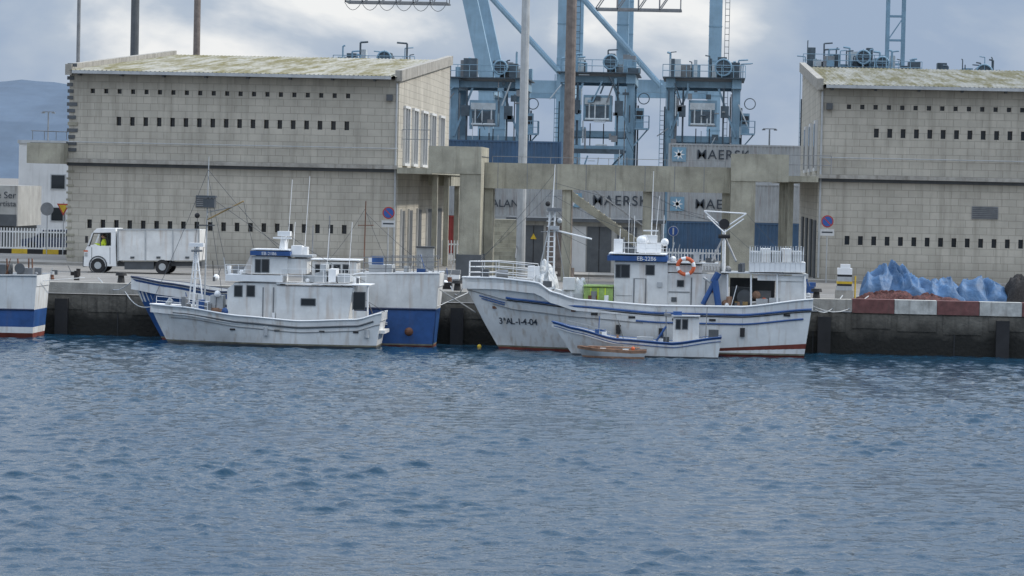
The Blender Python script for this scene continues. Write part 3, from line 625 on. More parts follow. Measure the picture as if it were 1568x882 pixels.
    beam(d,(cx+s*W+.3,Y,zt-5.2),(cx+s*W+1.3,Y,zt-4.0),.07)
    for i in range(26): z=HQ+2+i*.35; d.box(cx-W-.75,cx-W-.35,Y-.05,Y,z,z+.04,cranedk)
    for xx in(cx-W-.77,cx-W-.35): d.box(xx,xx+.05,Y-.08,Y,HQ+2,zt,craneb)
    d.obj("hoist",r)
for cu,tv,sd_ in((745,96,1),(914,88,2),(1076,96,3),(572,82,4),(1290,80,5),(1345,90,8),(1480,104,6)): carrier(cu,tv,sd_,233+sd_*.2)

# ---------------- truck ----------------
def truck():
    Y=161.5; c=P(215,415,Y); r=root("delivery_truck",(c.x,Y+1,HQ)); d=MB(); g_=HQ
    zof=g_-PZ(200,419,Y)
    def p(u,v): q=P(u,v,Y); return(q.x,q.z+zof)
    W=2.0
    d.prism([p(128,408),p(129,386),p(134,376),p(170,377),p(177,377),p(178,408)],Y,Y+W,white2)
    d.prism([p(141,357),p(148,350),p(177,350),p(177,356)],Y,Y+W,white2)
    d.prism([p(170,356),p(177,356),p(177,377),p(170,377)],Y,Y+W,white2)
    d.prism([p(133,377),p(141,356.5),p(143,356.5),p(136,377)],Y,Y+.08,white2); d.prism([p(133,377),p(141,356.5),p(143,356.5),p(136,377)],Y+W-.08,Y+W,white2)
    d.prism([p(153,357),p(154.5,357),p(154.5,377),p(153,377)],Y,Y+.04,dkgrey)
    d.prism([p(143,357),p(170,357),p(170,377),p(143,377)],Y+W-.05,Y+W-.03,glass)
    d.prism([p(136,377.2),p(143,356.8),p(169.8,356.8),p(169.8,358.2),p(144,358.2),p(138,377.2)],Y-.01,Y-.003,black)
    d.prism([p(155,358.5),p(162,360),p(162,377),p(158,377)],Y+.75,Y+1.2,dkgrey)
    d.prism([p(128,393),p(126.5,393),p(126.5,409),p(128,409)],Y+.03,Y+W-.03,dkgrey)
    d.prism([p(140,379),p(141,379),p(141,405),p(140,405)],Y-.006,Y,grey); d.prism([p(168,379),p(169,379),p(169,405),p(168,405)],Y-.006,Y,grey)
    a=p(135,366); d.box(a[0]-.1,a[0]+.02,Y-.3,Y-.1,a[1]-.2,a[1]+.15,black)
    a=p(131,390); d.box(a[0]-.05,a[0]+.1,Y-.02,Y+.3,a[1]-.1,a[1]+.1,ltgrey); d.box(a[0]-.1,a[0]+.12,Y-.025,Y-.021,a[1]+.15,a[1]+.22,orange)
    d.obj("cab",r)
    d=MB(); d.prism([p(180,352),p(306,352),p(306,399),p(180,399)],Y-.05,Y+W+.05,white)
    for u in(180,222,264,304): d.prism([p(u,351),p(u+2,351),p(u+2,400),p(u,400)],Y-.09,Y-.052,ltgrey)
    d.prism([p(180,350.5),p(306,350.5),p(306,353),p(180,353)],Y-.1,Y-.092,ltgrey)
    for u in(200,240,284): d.prism([p(u,393),p(u+6,393),p(u+6,396),p(u,396)],Y-.1,Y-.06,dkgrey)
    d.obj("cargo_box",r)
    d=MB(); d.prism([p(176,402),p(306,402),p(306,408),p(176,408)],Y+.4,Y+W-.4,dkgrey); d.prism([p(190,401),p(235,401),p(235,413),p(190,413)],Y+.1,Y+.4,dkgrey)
    for u in(157,256):
        a=p(u,0)[0]
        for yy in(Y-.06,Y+W-.2):
            d.cyl((a,yy,g_+.38),(a,yy+.25,g_+.38),.38,black,n=20); d.cyl((a,yy-.01,g_+.38),(a,yy,g_+.38),.19,ltgrey,n=12)
    a=p(157,0)[0]; d.torus((a,Y-.004,g_+.4),.45,.035,dkgrey)
    d.obj("chassis",r)
    dr=root("truck_driver",(p(157,385)[0],Y+.42,g_+1.16)); o=dr.location
    me=bpy.data.meshes.new("body"); V=[(0,0,.0),(0,0,.25),(0,0,.5),(0,0,.6),(.0,.2,.5),(-.12,.22,.25),(-.38,.15,.34),(0,-.2,.5),(-.12,-.22,.25),(-.38,-.15,.34),(-.45,.12,-.1),(-.45,-.12,-.1)]
    E=[(0,1),(1,2),(2,3),(2,4),(4,5),(5,6),(2,7),(7,8),(8,9),(0,10),(0,11)]
    for k,yy in((6,.15),(9,-.15)):
        for j in range(5):
            V.append((-.46-.01*(j%3),yy+(j-2)*.022,.36-.01*abs(j-2))); E.append((k,len(V)-1))
    me.from_pydata(V,E,[]); ob=bpy.data.objects.new("body",me); sc.collection.objects.link(ob); ob.parent=dr
    ob.modifiers.new("s",'SKIN'); rad=[.15,.16,.16,.06,.09,.06,.04,.09,.06,.04,.09,.09]+[.01]*10
    for i,vv in enumerate(me.skin_vertices[0].data): vv.radius=(rad[i],rad[i]); vv.use_root=(i==0)
    ob.modifiers.new("ss",'SUBSURF').levels=1; me.materials.append(hivis)
    h=MB(); cc=Vector((o.x-.02,o.y,o.z+.73)); h.sph(cc,.12,skin,.85,.8,1.05); h.sph(cc+Vector((.02,0,.03)),.125,hair,.85,.85,.95); h.sph(cc+Vector((-.05,0,-.01)),.1,skin,.75,.8,1.0)
    h.sph(cc+Vector((-.13,0,-.01)),.02,skin)
    for s in(-1,1): h.sph(cc+Vector((-.115,s*.035,.02)),.014,hair); h.sph(cc+Vector((0,s*.1,0)),.025,skin,.6,.5,1)
    h.box(cc.x-.122,cc.x-.11,cc.y-.02,cc.y+.02,cc.z-.06,cc.z-.05,rust); h.obj("head",dr,True)
truck()
# ---------------- boats ----------------
def interp(pts,t):
    for a,b in zip(pts,pts[1:]):
        if t<=b[0]:
            k=(t-a[0])/(b[0]-a[0]); k=k*k*(3-2*k)*.5+k*.5; return a[1]+(b[1]-a[1])*k
    return pts[-1][1]
class Hull:
    def __init__(s,x0,x1,Yc,beam,sheer,rb,rs,full=.4,tr=.75,low=-.5,fine=.55):
        s.x0,s.x1,s.Yc,s.B,s.sh,s.rb,s.rs,s.full,s.tr,s.low,s.fine=x0,x1,Yc,beam/2,sheer,rb,rs,full,tr,low,fine
    def sheer(s,t): return interp(s.sh,t)
    def pt(s,t,z,side=-1,off=0):
        z0=s.sheer(0);z1=s.sheer(1); k0=max(0,1-z/z0); k1=max(0,1-z/z1)
        xs=s.x0+s.rb*k0**1.15; xe=s.x1-s.rs*k1
        x=xs+t*(xe-xs)
        a=min(t/s.full,1); bd=(1-(1-a)**2.1)**.85
        bw=(1-(1-min(t/(s.full*1.5),1))**1.7)**1.05
        st=1-(1-s.tr)*max(0,(t-.6)/.4)**2
        h=max(0,min(1,z/s.sheer(t))); fl=h**.9
        b=s.B*st*((bw*(s.fine+.35))*(1-fl)+bd*fl)
        if z<0: b*=max(.2,1+z*.5)
        return Vector((x,s.Yc+side*(b+off),z))
    def build(s,name,rt,rows,deckd,deckmat,inner,n=50):
        d=MB(); ts=[(i/n)**1.15 for i in range(n+1)]
        def lv(t):
            o=[]
            for k,vv,m in rows:
                z=vv if k=='w' else s.sheer(t)+vv
                o.append(z)
            return o
        for side in(-1,1):
            G=[[s.pt(t,z,side) for z in lv(t)] for t in ts]
            for i in range(n):
                for j in range(len(rows)-1):
                    d.face([G[i][j],G[i+1][j],G[i+1][j+1],G[i][j+1]],rows[j][2])
        z=lv(1)
        for j in range(len(rows)-1):
            d.face([s.pt(1,z[j],-1),s.pt(1,z[j],1),s.pt(1,z[j+1],1),s.pt(1,z[j+1],-1)],rows[j][2])
        o=d.obj(name,rt,True)
        d=MB()
        for i in range(n):
            a,b=ts[i],ts[i+1]; za=s.sheer(a);zb=s.sheer(b)
            L0=s.pt(a,za,-1,-.06);L1=s.pt(b,zb,-1,-.06);R0=s.pt(a,za,1,-.06);R1=s.pt(b,zb,1,-.06)
            if i==0: L0=R0=s.pt(a,za,1)
            dn=Vector((0,0,-deckd)); d.face([L0+dn,L1+dn,R1+dn,R0+dn],deckmat)
            for A,B in((L0,L1),(R0,R1)): d.face([A+dn,B+dn,B,A],inner)
            for sd in(-1,1): d.face([s.pt(a,za,sd),s.pt(b,zb,sd),s.pt(b,zb,sd,-.061)+Vector((0,0,.004)),s.pt(a,za,sd,-.061)+Vector((0,0,.004))] ,inner)
        za=s.sheer(1); d.face([s.pt(1,za,-1)-Vector((.05,0,deckd)),s.pt(1,za,1)-Vector((.05,0,deckd)),s.pt(1,za,1)-Vector((.05,0,0)),s.pt(1,za,-1)-Vector((.05,0,0))],inner)
        d.obj("deck",rt)
    def strip(s,d,dz,r,mat,t0=0,t1=1,kind='s',n=40,sides=(-1,1)):
        for sd in sides:
            pts=[]
            for i in range(n+1):
                t=t0+(t1-t0)*i/n; z=dz(t) if callable(dz) else ((s.sheer(t)+dz) if kind=='s' else dz)
                pts.append(s.pt(t,z,sd,.02))
            d.path(pts,r,mat,n=6)
def mkbox(d,u0,v0,u1,v1,Y0,Y1,mat):
    a=P(u0,v0,Y0);b=P(u1,v1,Y0); d.box(a.x,b.x,Y0,Y1,b.z,a.z,mat)
def win(d,u0,v0,u1,v1,Y,fr=dkgrey):
    a=P(u0,v0,Y);b=P(u1,v1,Y); d.box(a.x-.04,b.x+.04,Y-.03,Y-.003,b.z-.04,a.z+.04,fr); d.box(a.x,b.x,Y-.04,Y-.031,b.z,a.z,glass)
def stays(d,lst,Y,r=.011,mat=None):
    for a,b in lst:
        A=P(*a,Y);B=P(*b,Y); pts=[A.lerp(B,i/6)-Vector((0,0,.12*math.sin(math.pi*i/6))) for i in range(7)]; d.path(pts,r,mat or dkgrey,n=4)
def clutter(d,seed,pts,Y0,Y1,n,mats,zg=None):
    rd=random.Random(seed)
    for k in range(n):
        u,v=rd.choice(pts); u+=rd.uniform(-5,5); Y=rd.uniform(Y0,Y1); b=P(u,v,Y); m_=rd.choice(mats); s=rd.uniform(.1,.26); t=rd.random()
        if zg is not None: b.z=zg
        if t<.35: d.box(b.x-s,b.x+s,Y,Y+s,b.z,b.z+s*1.4,m_)
        elif t<.6: d.cyl(b,b+Vector((0,0,s*2)),s*.6,m_,n=8)
        elif t<.8: d.cyl(b,b+Vector((rd.uniform(-.3,.3),0,rd.uniform(.4,1.0))),.02,m_,n=5)
        else: d.sph(b+Vector((0,0,s*.6)),s*.7,m_,n=8,m=6)

# ---- big white fishing boat ----
Yc=142.6
x0=PX(708,432,Yc); x1=PX(1243,462,Yc)
z=lambda u,v,Y=140.6:PZ(u,v,Y)
rt=root("fishing_boat",((x0+x1)/2,Yc,0))
hb=Hull(x0,x1,Yc,4.4,[(0,z(712,425,Yc)),(.1,z(760,427)),(.22,z(828,433)),(.25,z(845,447)),(.32,z(880,459)),(.55,z(1000,468)),(.8,z(1130,470)),(1,z(1240,459))],1.75,.35,.42,.82)
hb.build("hull",rt,[('w',-.6,redb),('w',.1,grime),('w',.17,hull_dirty),('w',.45,hull_dirty),('w',.8,hull_dirty),('w',1.2,hull_dirty),('s',-.45,hull_dirty),('s',-.2,hull_dirty),('s',0,hull_dirty)],.5,grey,white)
d=MB()
s1=[(0,z(712,440,Yc)),(.13,z(790,459)),(.32,z(880,469)),(.55,z(1000,479)),(.8,z(1130,482)),(1,z(1240,474))]
hb.strip(d,lambda t:interp(s1,t),.055,blue,.11,1); hb.strip(d,lambda t:interp(s1,t)-.1,.025,black,.11,1)
hb.strip(d,lambda t:interp(s1,t)-.42,.045,blue,.48,.98); hb.strip(d,lambda t:interp(s1,t)-.5,.02,grey,.06,.5); hb.strip(d,0.02,.045,white2,0,1)
hb.strip(d,lambda t:interp(s1,t)-.27,.03,blue,.03,.10); hb.strip(d,lambda t:interp(s1,t)-.38,.03,blue,.033,.095)
hb.strip(d,lambda t:interp(s1,t)-.12,.02,grey,.0,.12)
for t in(.36,.47,.6,.71,.93):
    p=hb.pt(t,hb.sheer(t)-.6,-1,.0); d.box(p.x-.15,p.x+.15,p.y-.03,p.y+.05,p.z-.05,p.z+.05,black)
for t in(.06,.3): p=hb.pt(t,1.9,-1,.0); d.box(p.x-.1,p.x+.1,p.y-.03,p.y+.05,p.z-.06,p.z+.06,rust)
for t,zz in((.42,1.1),(.55,1.0),(.66,1.2),(.8,1.1)):
    p=hb.pt(t,zz,-1,.05); d.cyl((p.x,p.y,p.z-.2),(p.x,p.y,p.z+.2),.11,black,n=10); d.cyl((p.x,p.y,p.z+.2),hb.pt(t,hb.sheer(t),-1,.03),.012,ltgrey,n=4)
d.obj("rubbing_strakes",rt)
d=MB()
for i in range(24):
    a=.5+.5*i/24;b=.5+.5*(i+1)/24
    ha=.14+.5*(a-.5)/.5; hb2=.14+.5*(b-.5)/.5
    d.face([hb.pt(a,-.1,-1,.014),hb.pt(b,-.1,-1,.014),hb.pt(b,hb2,-1,.03),hb.pt(a,ha,-1,.03)],redb)
d.face([hb.pt(1,-.1,-1)+Vector((.012,0,0)),hb.pt(1,-.1,1)+Vector((.012,0,0)),hb.pt(1,.62,1)+Vector((.012,0,0)),hb.pt(1,.62,-1)+Vector((.012,0,0))],redb)
d.obj("boot_topping",rt)
t=.058
for ch in "3ªAL-1-4-04":
    zz=1.28; p=hb.pt(t,zz,-1,.03);p2=hb.pt(t+.01,zz,-1,.03);p3=hb.pt(t,zz+.25,-1,.03); text(ch,p,.42,txtd,rt,(p2-p),(p3-p).normalized(),name="registration_letter",bold=.004)
    t+=.0085 if ch in "-1" else .0125
Ya=141.3;Yb=143.9
d=MB()
mkbox(d,941,400,1021,474,Ya,Yb,white); mkbox(d,1021.2,418,1112,474,Ya+.1,Yb-.1,white)
mkbox(d,930,391,1022,401,Ya-.2,Yb+.2,blue); mkbox(d,932,387.5,1021,390.6,Ya-.15,Yb+.15,white2)
mkbox(d,1022.5,402,1100,405,Ya-.1,Yb+.1,ltgrey); mkbox(d,1023,405.2,1075,417.8,Ya+.1,Yb-.1,white)
for a in((944,406,949,424),(952,406,963,424),(990,407,1001,420)): win(d,*a,Ya)
win(d,1038,430,1046,438,Ya+.1)
for(u0,u1)in((970,988),):
    for u in(u0,u1): mkbox(d,u,427,u+1,472,Ya-.02,Ya-.003,grey)
    mkbox(d,u0,426,u1+1,427,Ya-.02,Ya-.003,grey)
for u in(1058,1080): mkbox(d,u,425,u+1,470,Ya+.08,Ya+.097,grey)
mkbox(d,1024,446,1056,448,Ya+.06,Ya+.097,grey); mkbox(d,943,452,968,453,Ya-.02,Ya-.003,grey)
mkbox(d,941,401.2,1021,403,Ya-.03,Ya-.003,dkgrey); mkbox(d,1028,455,1036,462,Ya+.05,Ya+.097,dkgrey); mkbox(d,1088,440,1094,448,Ya+.05,Ya+.097,rust); mkbox(d,1006,432,1014,440,Ya-.05,Ya-.003,ltgrey)
mkbox(d,975,373,1012,387,Ya+.5,Yb-.7,white2); mkbox(d,985,360,1006,372.7,Ya+.8,Yb-1,white2)
mkbox(d,940,366,953,387,Ya+.4,Ya+.9,white2)
d.obj("wheelhouse",rt)
text("EB-2286",(PX(990,396,Ya-.2),Ya-.22,PZ(990,396.5,Ya-.2)),.26,white2,rt)
d=MB()
railing(d,[P(940,388,Ya),P(1021,389,Ya)],.5,2,white2,.015,.5)
d.cyl(P(997,372,142.4),P(1001,262,142.4),.03,white2,.012); d.cyl(P(1003,372,142.4),P(1010,300,142.4),.015,white2)
for u,v in((962,310),(970,330),(1015,330),(948,350)): d.cyl(P(u,388,142.2),P(u+2,v,142.2),.014,white2,n=5)
mkbox(d,985,352,1008,354.5,141.9,142.1,white2)
d.sph(P(984,368,142),.28,white2,1,1,.8); d.sph(P(1018,371,142.3),.18,white2)
d.torus(P(1050,408,Ya-.25),.36,.085,orange,white2)
for s_ in(-5.5,5.5):
    d.cyl(P(842+s_,446,142.4),P(846+s_*.7,318,142.4),.05,white2,n=6)
for i in range(16):
    v=440-i*7.8; a=P(837,v,142.4);b=P(850,v,142.4); d.cyl(a,b,.022,white2,n=5)
d.cyl(P(846,320,142.4),P(850,252,142.4),.035,white2,.015); mkbox(d,838,318,860,324,142.2,142.6,grey); mkbox(d,841,346,856,352,142.2,142.6,ltgrey)
d.cyl(P(848,352,142.4),P(906,366,142),.04,white2); d.cyl(P(828,355,142.4),P(868,355,142.4),.025,grey); d.cyl(P(836,300,142.4),P(862,300,142.4),.02,grey)
d.sph(P(839,312,142.3),.12,black); d.sph(P(857,338,142.2),.12,ltgrey); d.cyl(P(820,440,142.2),P(846,325,142.4),.03,ltgrey); d.cyl(P(866,440,142.2),P(849,330,142.4),.02,grey)
stays(d,(((848,290),(728,402)),((848,300),(985,362)),((849,330),(815,430)),((849,322),(885,440)),((1108,345),(1003,300)),((1108,345),(1200,418)),((849,280),(1106,340)),((849,265),(712,425)),((850,352),(944,390)),((1143,327),(1234,418)),((1000,300),(1078,330)),((906,366),(850,320)),((906,366),(900,437))),142.4)
rp=[hb.pt(t,hb.sheer(t),-1,-.1) for t in(0.02,.06,.1,.15,.21)]; railing(d,rp,.75,3,white2,.02,.8)
rp=[hb.pt(t,hb.sheer(t),1,-.1) for t in(0.02,.06,.1,.15,.21)]; railing(d,rp,.75,3,white2,.02,.8)
d.cyl(P(1108,420,142.6),P(1109,340,142.6),.09,white2,n=8)
pp=[P(1078,323,142.6),P(1108,350,142.6),P(1143,327,142.6),P(1078,323,142.6)]; d.path(pp,.035,white2); d.path([P(1083,331,141.8),P(1109,356,141.8),P(1139,335,141.8)],.03,white2)
d.cyl(P(1109,343,141.9),P(1109,343,143.2),.24,black,n=14); d.cyl(P(1100,362,142),P(1118,362,142),.1,black); d.cyl(P(1109,360,142.4),P(1090,400,141.6),.05,grey); d.cyl(P(1109,360,142.4),P(1127,400,141.6),.05,grey)
d.cyl(P(1101,418,141.0),P(1076,466,141.0),.12,blue,n=8); d.cyl(P(1095,430,140.9),P(1100,468,140.9),.16,blue,n=8); d.cyl(P(1100,418,141.0),P(1092,432,141.0),.16,blue); d.cyl(P(1077,425,141),P(1100,440,141),.06,ltgrey)
railing(d,[P(1024,405,141.5),P(1074,406,141.5)],.5,2,ltgrey,.014,.5)
clutter(d,3,[(950,388),(970,388),(1030,402),(1065,402),(1090,402),(1112,418),(1135,418)],141.6,143.2,20,[white2,ltgrey,grey,dkgrey])
clutter(d,4,[(905,462),(930,464),(1115,470),(1130,470),(1165,470),(1185,468),(835,440)],140.9,141.2,20,[white2,ltgrey,grey,dkgrey,rust,blue,wood])
d.obj("rigging",rt)
d=MB()
mkbox(d,1104,417,1236,421,141,144.1,ltgrey)
for u in(1114,1150,1190,1232): d.cyl(P(u,420,141.1),P(u,468,141.1),.045,white2); d.cyl(P(u,420,144),P(u,460,144),.045,white2)
mkbox(d,1188,430,1234,466,141.2,141.3,white); mkbox(d,1160,421.4,1234,431,141.15,141.25,white)
mkbox(d,1120,440,1150,470,142.2,143.6,dkgrey); mkbox(d,1160,446,1180,470,141.9,143,grey)
c=P(1140,455,141.8); d.cyl((c.x,141.5,c.z),(c.x,142.1,c.z),.35,dkgrey,n=14)
mkbox(d,1118,425,1186,462,143.95,144.02,dkgrey)
d.sph(P(1158,452,141.5),.2,wood); d.sph(P(1170,460,141.4),.13,orange); mkbox(d,1125,462,1145,472,141.2,141.8,beige)
for k in range(11):
    u=1148+k*7.8
    mkbox(d,u,402,u+7.2,416.7,141.2,143.6,white2)
    mkbox(d,u,377,u+.9,401.8,141.15,141.2,white2); mkbox(d,u+3.7,378,u+4.5,401.8,141.15,141.2,white2)
mkbox(d,1147,388,1234,390,141.1,141.149,white2); mkbox(d,1147,376,1234,378,141.1,141.149,white2)
for k in range(5): mkbox(d,1150+k*16,385-(k%2)*4,1164+k*16,401.6,141.5,143.3,(ltgrey,white)[k%2])
d.obj("aft_shelter",rt)
d=MB()
mkbox(d,894,440,938,470,141.1,143.0,green); mkbox(d,893,437,939,440,141.05,143.1,green)
for u in(904,915,926): mkbox(d,u,441,u+1,469,141.07,141.097,hivis)
mkbox(d,862,425,880,444,141.6,142.4,white); mkbox(d,808,408,826,428,142.2,142.9,white2); mkbox(d,880,450,892,468,141.4,142,ltgrey)
mkbox(d,736,412,748,426,142.3,142.9,dkgrey); d.cyl(P(760,420,142.2),P(778,420,142.2),.22,grey)
d.obj("deck_gear",rt)
def heap(name,u0,u1,v,Y,dep,h,mat,seed,parent=None,zb=None,rough=.35,n=36,m=14,fold=.28,pw=.6,soft=False):
    a=PX(u0,v,Y);b=PX(u1,v,Y); z0=zb if zb is not None else HQ; d=MB(); vs=[];fs=[]
    for j in range(m+1):
        for i in range(n+1):
            s=i/n;t=j/m; e=(1-abs(2*s-1)**3)*(1-abs(2*t-1)**2.5)
            nn=noise.noise((s*(b-a)*.9+seed,t*dep*.9,seed))
            if soft: n2=.5-abs(noise.noise((s*(b-a)*1.5+seed,t*dep*1.1+s*2,seed*2)))*1.4+.3*noise.noise((s*(b-a)*3.5+seed,t*dep*2,seed*3))
            else: n2=abs(noise.noise((s*(b-a)*3+seed,t*dep*2,seed*2)))+.5*abs(noise.noise((s*(b-a)*7+seed,t*dep*3,seed*3)))
            ex=noise.noise((s*3,seed,t*4))*.25
            hh=max(0,e)**pw*h*(.75+rough*nn*1.6+fold*n2)
            vs.append((a+(b-a)*s+ex,Y+dep*t+ex,z0+hh-.02))
    for j in range(m):
        for i in range(n): q_=j*(n+1)+i; fs.append((q_,q_+1,q_+n+2,q_+n+1))
    d.add(vs,fs,mat); return d.obj(name,parent,True)
heap("folded_sail_cover",850,900,430,141.5,1.8,1.35,tarp2,3.1,rt,hb.sheer(.3)-.5,.6,fold=.5)
heap("net_heap",818,850,430,141.7,1.6,.9,tarp2,5.1,rt,hb.sheer(.2)-.3,.6,fold=.5)

# ---- mid white boat (outer) ----
Yc=140.4; x0=PX(230,468,Yc); x1=PX(589,480,Yc); z=lambda u,v,Y=139.2:PZ(u,v,Y)
rt=root("fishing_boat",((x0+x1)/2,Yc,0))
h2=Hull(x0,x1,Yc,3.0,[(0,z(231,466,Yc)),(.15,z(290,471)),(.4,z(375,484)),(.65,z(470,492)),(.9,z(560,490)),(1,z(587,480))],.85,.25,.4,.85)
h2.build("hull",rt,[('w',-.5,dkgrey),('w',.1,grime),('w',.17,hull_dirty),('w',.4,hull_dirty),('s',-.62,hull_dirty),('s',-.4,hull_dirty),('s',-.2,hull_dirty),('s',0,hull_dirty)],.35,grey,white)
d=MB(); h2.strip(d,-.28,.045,dkgrey,.1,.97); h2.strip(d,-.5,.018,grey,.08,1); h2.strip(d,.02,.04,white2)
for t in(.35,.55,.75,.9):
    p=h2.pt(t,.75,-1,0); d.box(p.x-.12,p.x+.12,p.y-.03,p.y+.05,p.z-.04,p.z+.04,black)
for t in(.5,.95):
    p=h2.pt(t,.7,-1,.05); d.cyl((p.x,p.y,p.z-.18),(p.x,p.y,p.z+.18),.1,ltgrey,n=10)
p=h2.pt(1,.8,-1,0); d.box(p.x-.2,p.x+.25,Yc-1,Yc+1,.7,.85,white)
d.obj("rubbing_strakes",rt)
Ya=139.5;Yb=141.3
d=MB()
zdk=h2.sheer(.6)-.35
a=P(348,434,Ya);b=P(428,490,Ya)
d.prism([(a.x,zdk),(a.x-.0,a.z-.25),(a.x+.35,a.z+.05),(b.x,a.z+.12),(b.x,zdk)],Ya,Yb,white)
d.prism([(P(424,438,Ya).x,zdk+.005),(P(424,438,Ya).x,P(424,438,Ya).z),(P(541,438,Ya).x,P(541,440,Ya).z),(P(541,0,Ya).x,zdk+.005)],Ya-.12,Yb+.12,white)
mkbox(d,423,433,566,437.5,Ya-.2,Yb+.2,white2)
mkbox(d,345,420,432,432,Ya-.1,Yb+.1,white2)
a=P(383,392,Ya+.1);b=P(440,420,Ya+.1)
d.prism([(a.x-.35,b.z),(a.x,a.z),(b.x,a.z),(b.x,b.z)],Ya+.1,Yb-.1,white)
mkbox(d,440.5,396,470,419.6,Ya+.2,Yb-.2,white)
mkbox(d,383,384,444,392,Ya-.05,Yb+.05,blue); mkbox(d,385,381,443,383.8,Ya,Yb,white2); mkbox(d,444.5,390,478,394,Ya+.1,Yb-.1,ltgrey)
for q4 in((392,398,398,416),(402,398,411,416)): win(d,*q4,Ya+.1)
win(d,360,438,370,453,Ya); win(d,379,438,389,453,Ya); win(d,462,458,482,467,Ya-.12); win(d,541,448,558,474,Ya)
mkbox(d,402,440,403,486,Ya-.02,Ya-.003,grey); mkbox(d,418,440,419,486,Ya-.02,Ya-.003,grey)
mkbox(d,424,437.6,541,439.5,Ya-.14,Ya-.125,grey); mkbox(d,345,432.1,430,433.6,Ya-.03,Ya-.003,dkgrey)
mkbox(d,541.5,476,562,492,Ya-.1,Ya-.04,white)
for u in(541,563): d.cyl(P(u,437,Ya),P(u,492,Ya),.04,white2); d.cyl(P(u,437,Yb),P(u,488,Yb),.04,white2)
mkbox(d,425,354,444,362,Ya+.6,Yb-.6,white2); d.cyl(P(434,384,140.4),P(435,360,140.4),.22,white2,.12); mkbox(d,418,363,446,366,Ya+.5,Ya+.7,white2)
for q4 in((446,376,462,390),(452,378,470,396)): mkbox(d,*q4,Ya+.5+.02*(q4[0]-446),Yb-.5,white2)
d.obj("wheelhouse",rt)
text("EB-2186",(PX(412,388,Ya-.05),Ya-.07,PZ(412,388.5,Ya-.05)),.2,white2,rt)
d=MB(); rd=random.Random(9)
for q4 in((482,418,500,432),(503,412,514,432),(517,420,536,432),(490,405,499,418)): mkbox(d,*q4,Ya+.3,Yb-.3,rd.choice([white,ltgrey,white2]))
railing(d,[P(430,432,Ya),P(560,434,Ya)],.6,2,white2,.012,.9)
railing(d,[P(345,420,Ya),P(385,421,Ya)],.45,2,white2,.012,.5)
d.cyl(P(296,472,140.2),P(302,372,140.2),.06,white2,n=8); d.cyl(P(288,474,140.4),P(299,380,140.2),.035,white2); d.cyl(P(312,474,139.8),P(301,380,140.2),.035,white2)
for i in range(7): v=462-i*12; d.cyl(P(290+i*1.2,v,140.3),P(308-i*.8,v,140),.018,white2,n=5)
mkbox(d,289,372,311,378,139.9,140.5,white2); d.cyl(P(293,384,140),P(310,384,140),.05,grey)
d.cyl(P(313,470,140.4),P(320,240,140.6),.045,ltgrey,.02)
mkbox(d,300,299,330,303,140.3,140.8,dkgrey); mkbox(d,311,305,328,318,140.3,140.8,dkgrey); d.cyl(P(303,345,140.5),P(329,345,140.5),.03,dkgrey); d.sph(P(302,330,140.4),.12,black)
d.cyl(P(318,336,140.4),P(373,308,140.0),.035,beige); d.cyl(P(318,325,140.4),P(360,316,140.0),.02,grey)
stays(d,(((319,260),(232,465)),((319,260),(430,384)),((319,300),(590,478)),((318,330),(300,470)),((319,270),(350,425)),((373,308),(390,384)),((319,300),(345,480)),((303,330),(288,470)),((435,355),(560,432))),140.4,.013)
for u,v0,v1 in((440,384,275),(449,384,340),(466,390,270),(500,415,350),(533,432,340)): d.cyl(P(u,v0,140.6),P(u+(v0-v1)*.07,v1,140.6),.014,white2,n=5)
railing(d,[h2.pt(t,h2.sheer(t),-1,-.05) for t in(.03,.1,.18,.26)],.4,2,white2,.015,.6)
mkbox(d,322,452,341,482,139.8,140.6,ltgrey); mkbox(d,300,462,318,474,139.9,140.7,white2); d.cyl(P(255,468,140),P(262,458,140),.12,ltgrey)
d.sph(P(333,450,139.7),.15,white2)
clutter(d,11,[(350,420),(370,420),(450,432),(475,432),(510,432),(545,434),(455,390)],139.8,141,20,[white2,ltgrey,grey,dkgrey])
clutter(d,12,[(285,472),(310,476),(330,480),(345,482),(550,492),(575,486),(415,488)],139.4,139.9,20,[white2,ltgrey,grey,dkgrey,rust,blue,wood])
d.obj("rigging",rt)

# ---- blue boat (inner) ----
Yc=143.6; x0=PX(201,424,Yc); x1=PX(676,462,Yc); z=lambda u,v,Y=142.4:PZ(u,v,Y)
rt=root("blue_trawler",((x0+x1)/2,Yc,0))
h1=Hull(x0,x1,Yc,3.2,[(0,z(202,423,Yc)),(.12,z(255,433)),(.3,z(340,446)),(.6,z(480,440)),(.75,z(560,419)),(1,z(672,419))],1.5,.3,.35,.8)
h1.build("hull",rt,[('w',-.5,redb),('w',.06,grime),('w',.13,blue),('w',.7,blue),('w',1.3,blue),('w',1.72,white),('s',-.3,white),('s',0,white)],.6,grey,white)
d=MB(); h1.strip(d,1.72,.05,dkblue,.25,1,'w'); h1.strip(d,-.02,.05,dkblue,0,.35); h1.strip(d,1.0,.03,white2,.72,.84,'w'); h1.strip(d,1.08,.03,white2,.72,.84,'w'); h1.strip(d,.02,.04,white2,.4,1)
for sd_ in(-1,1):
    for i in range(24):
        a=.34*i/24;b=.34*(i+1)/24
        d.face([h1.pt(a,1.2,sd_,.012),h1.pt(b,1.2,sd_,.012),h1.pt(b,h1.sheer(b)-.12,sd_,.012),h1.pt(a,h1.sheer(a)-.12,sd_,.012)],blue)
d.obj("rubbing_strakes",rt)
d=MB()
mkbox(d,478,400,545,450,143,144.6,white); mkbox(d,474,396,550,399.7,142.9,144.7,white2)
for u in(484,498,512,526): win(d,u,406,u+8,417,143)
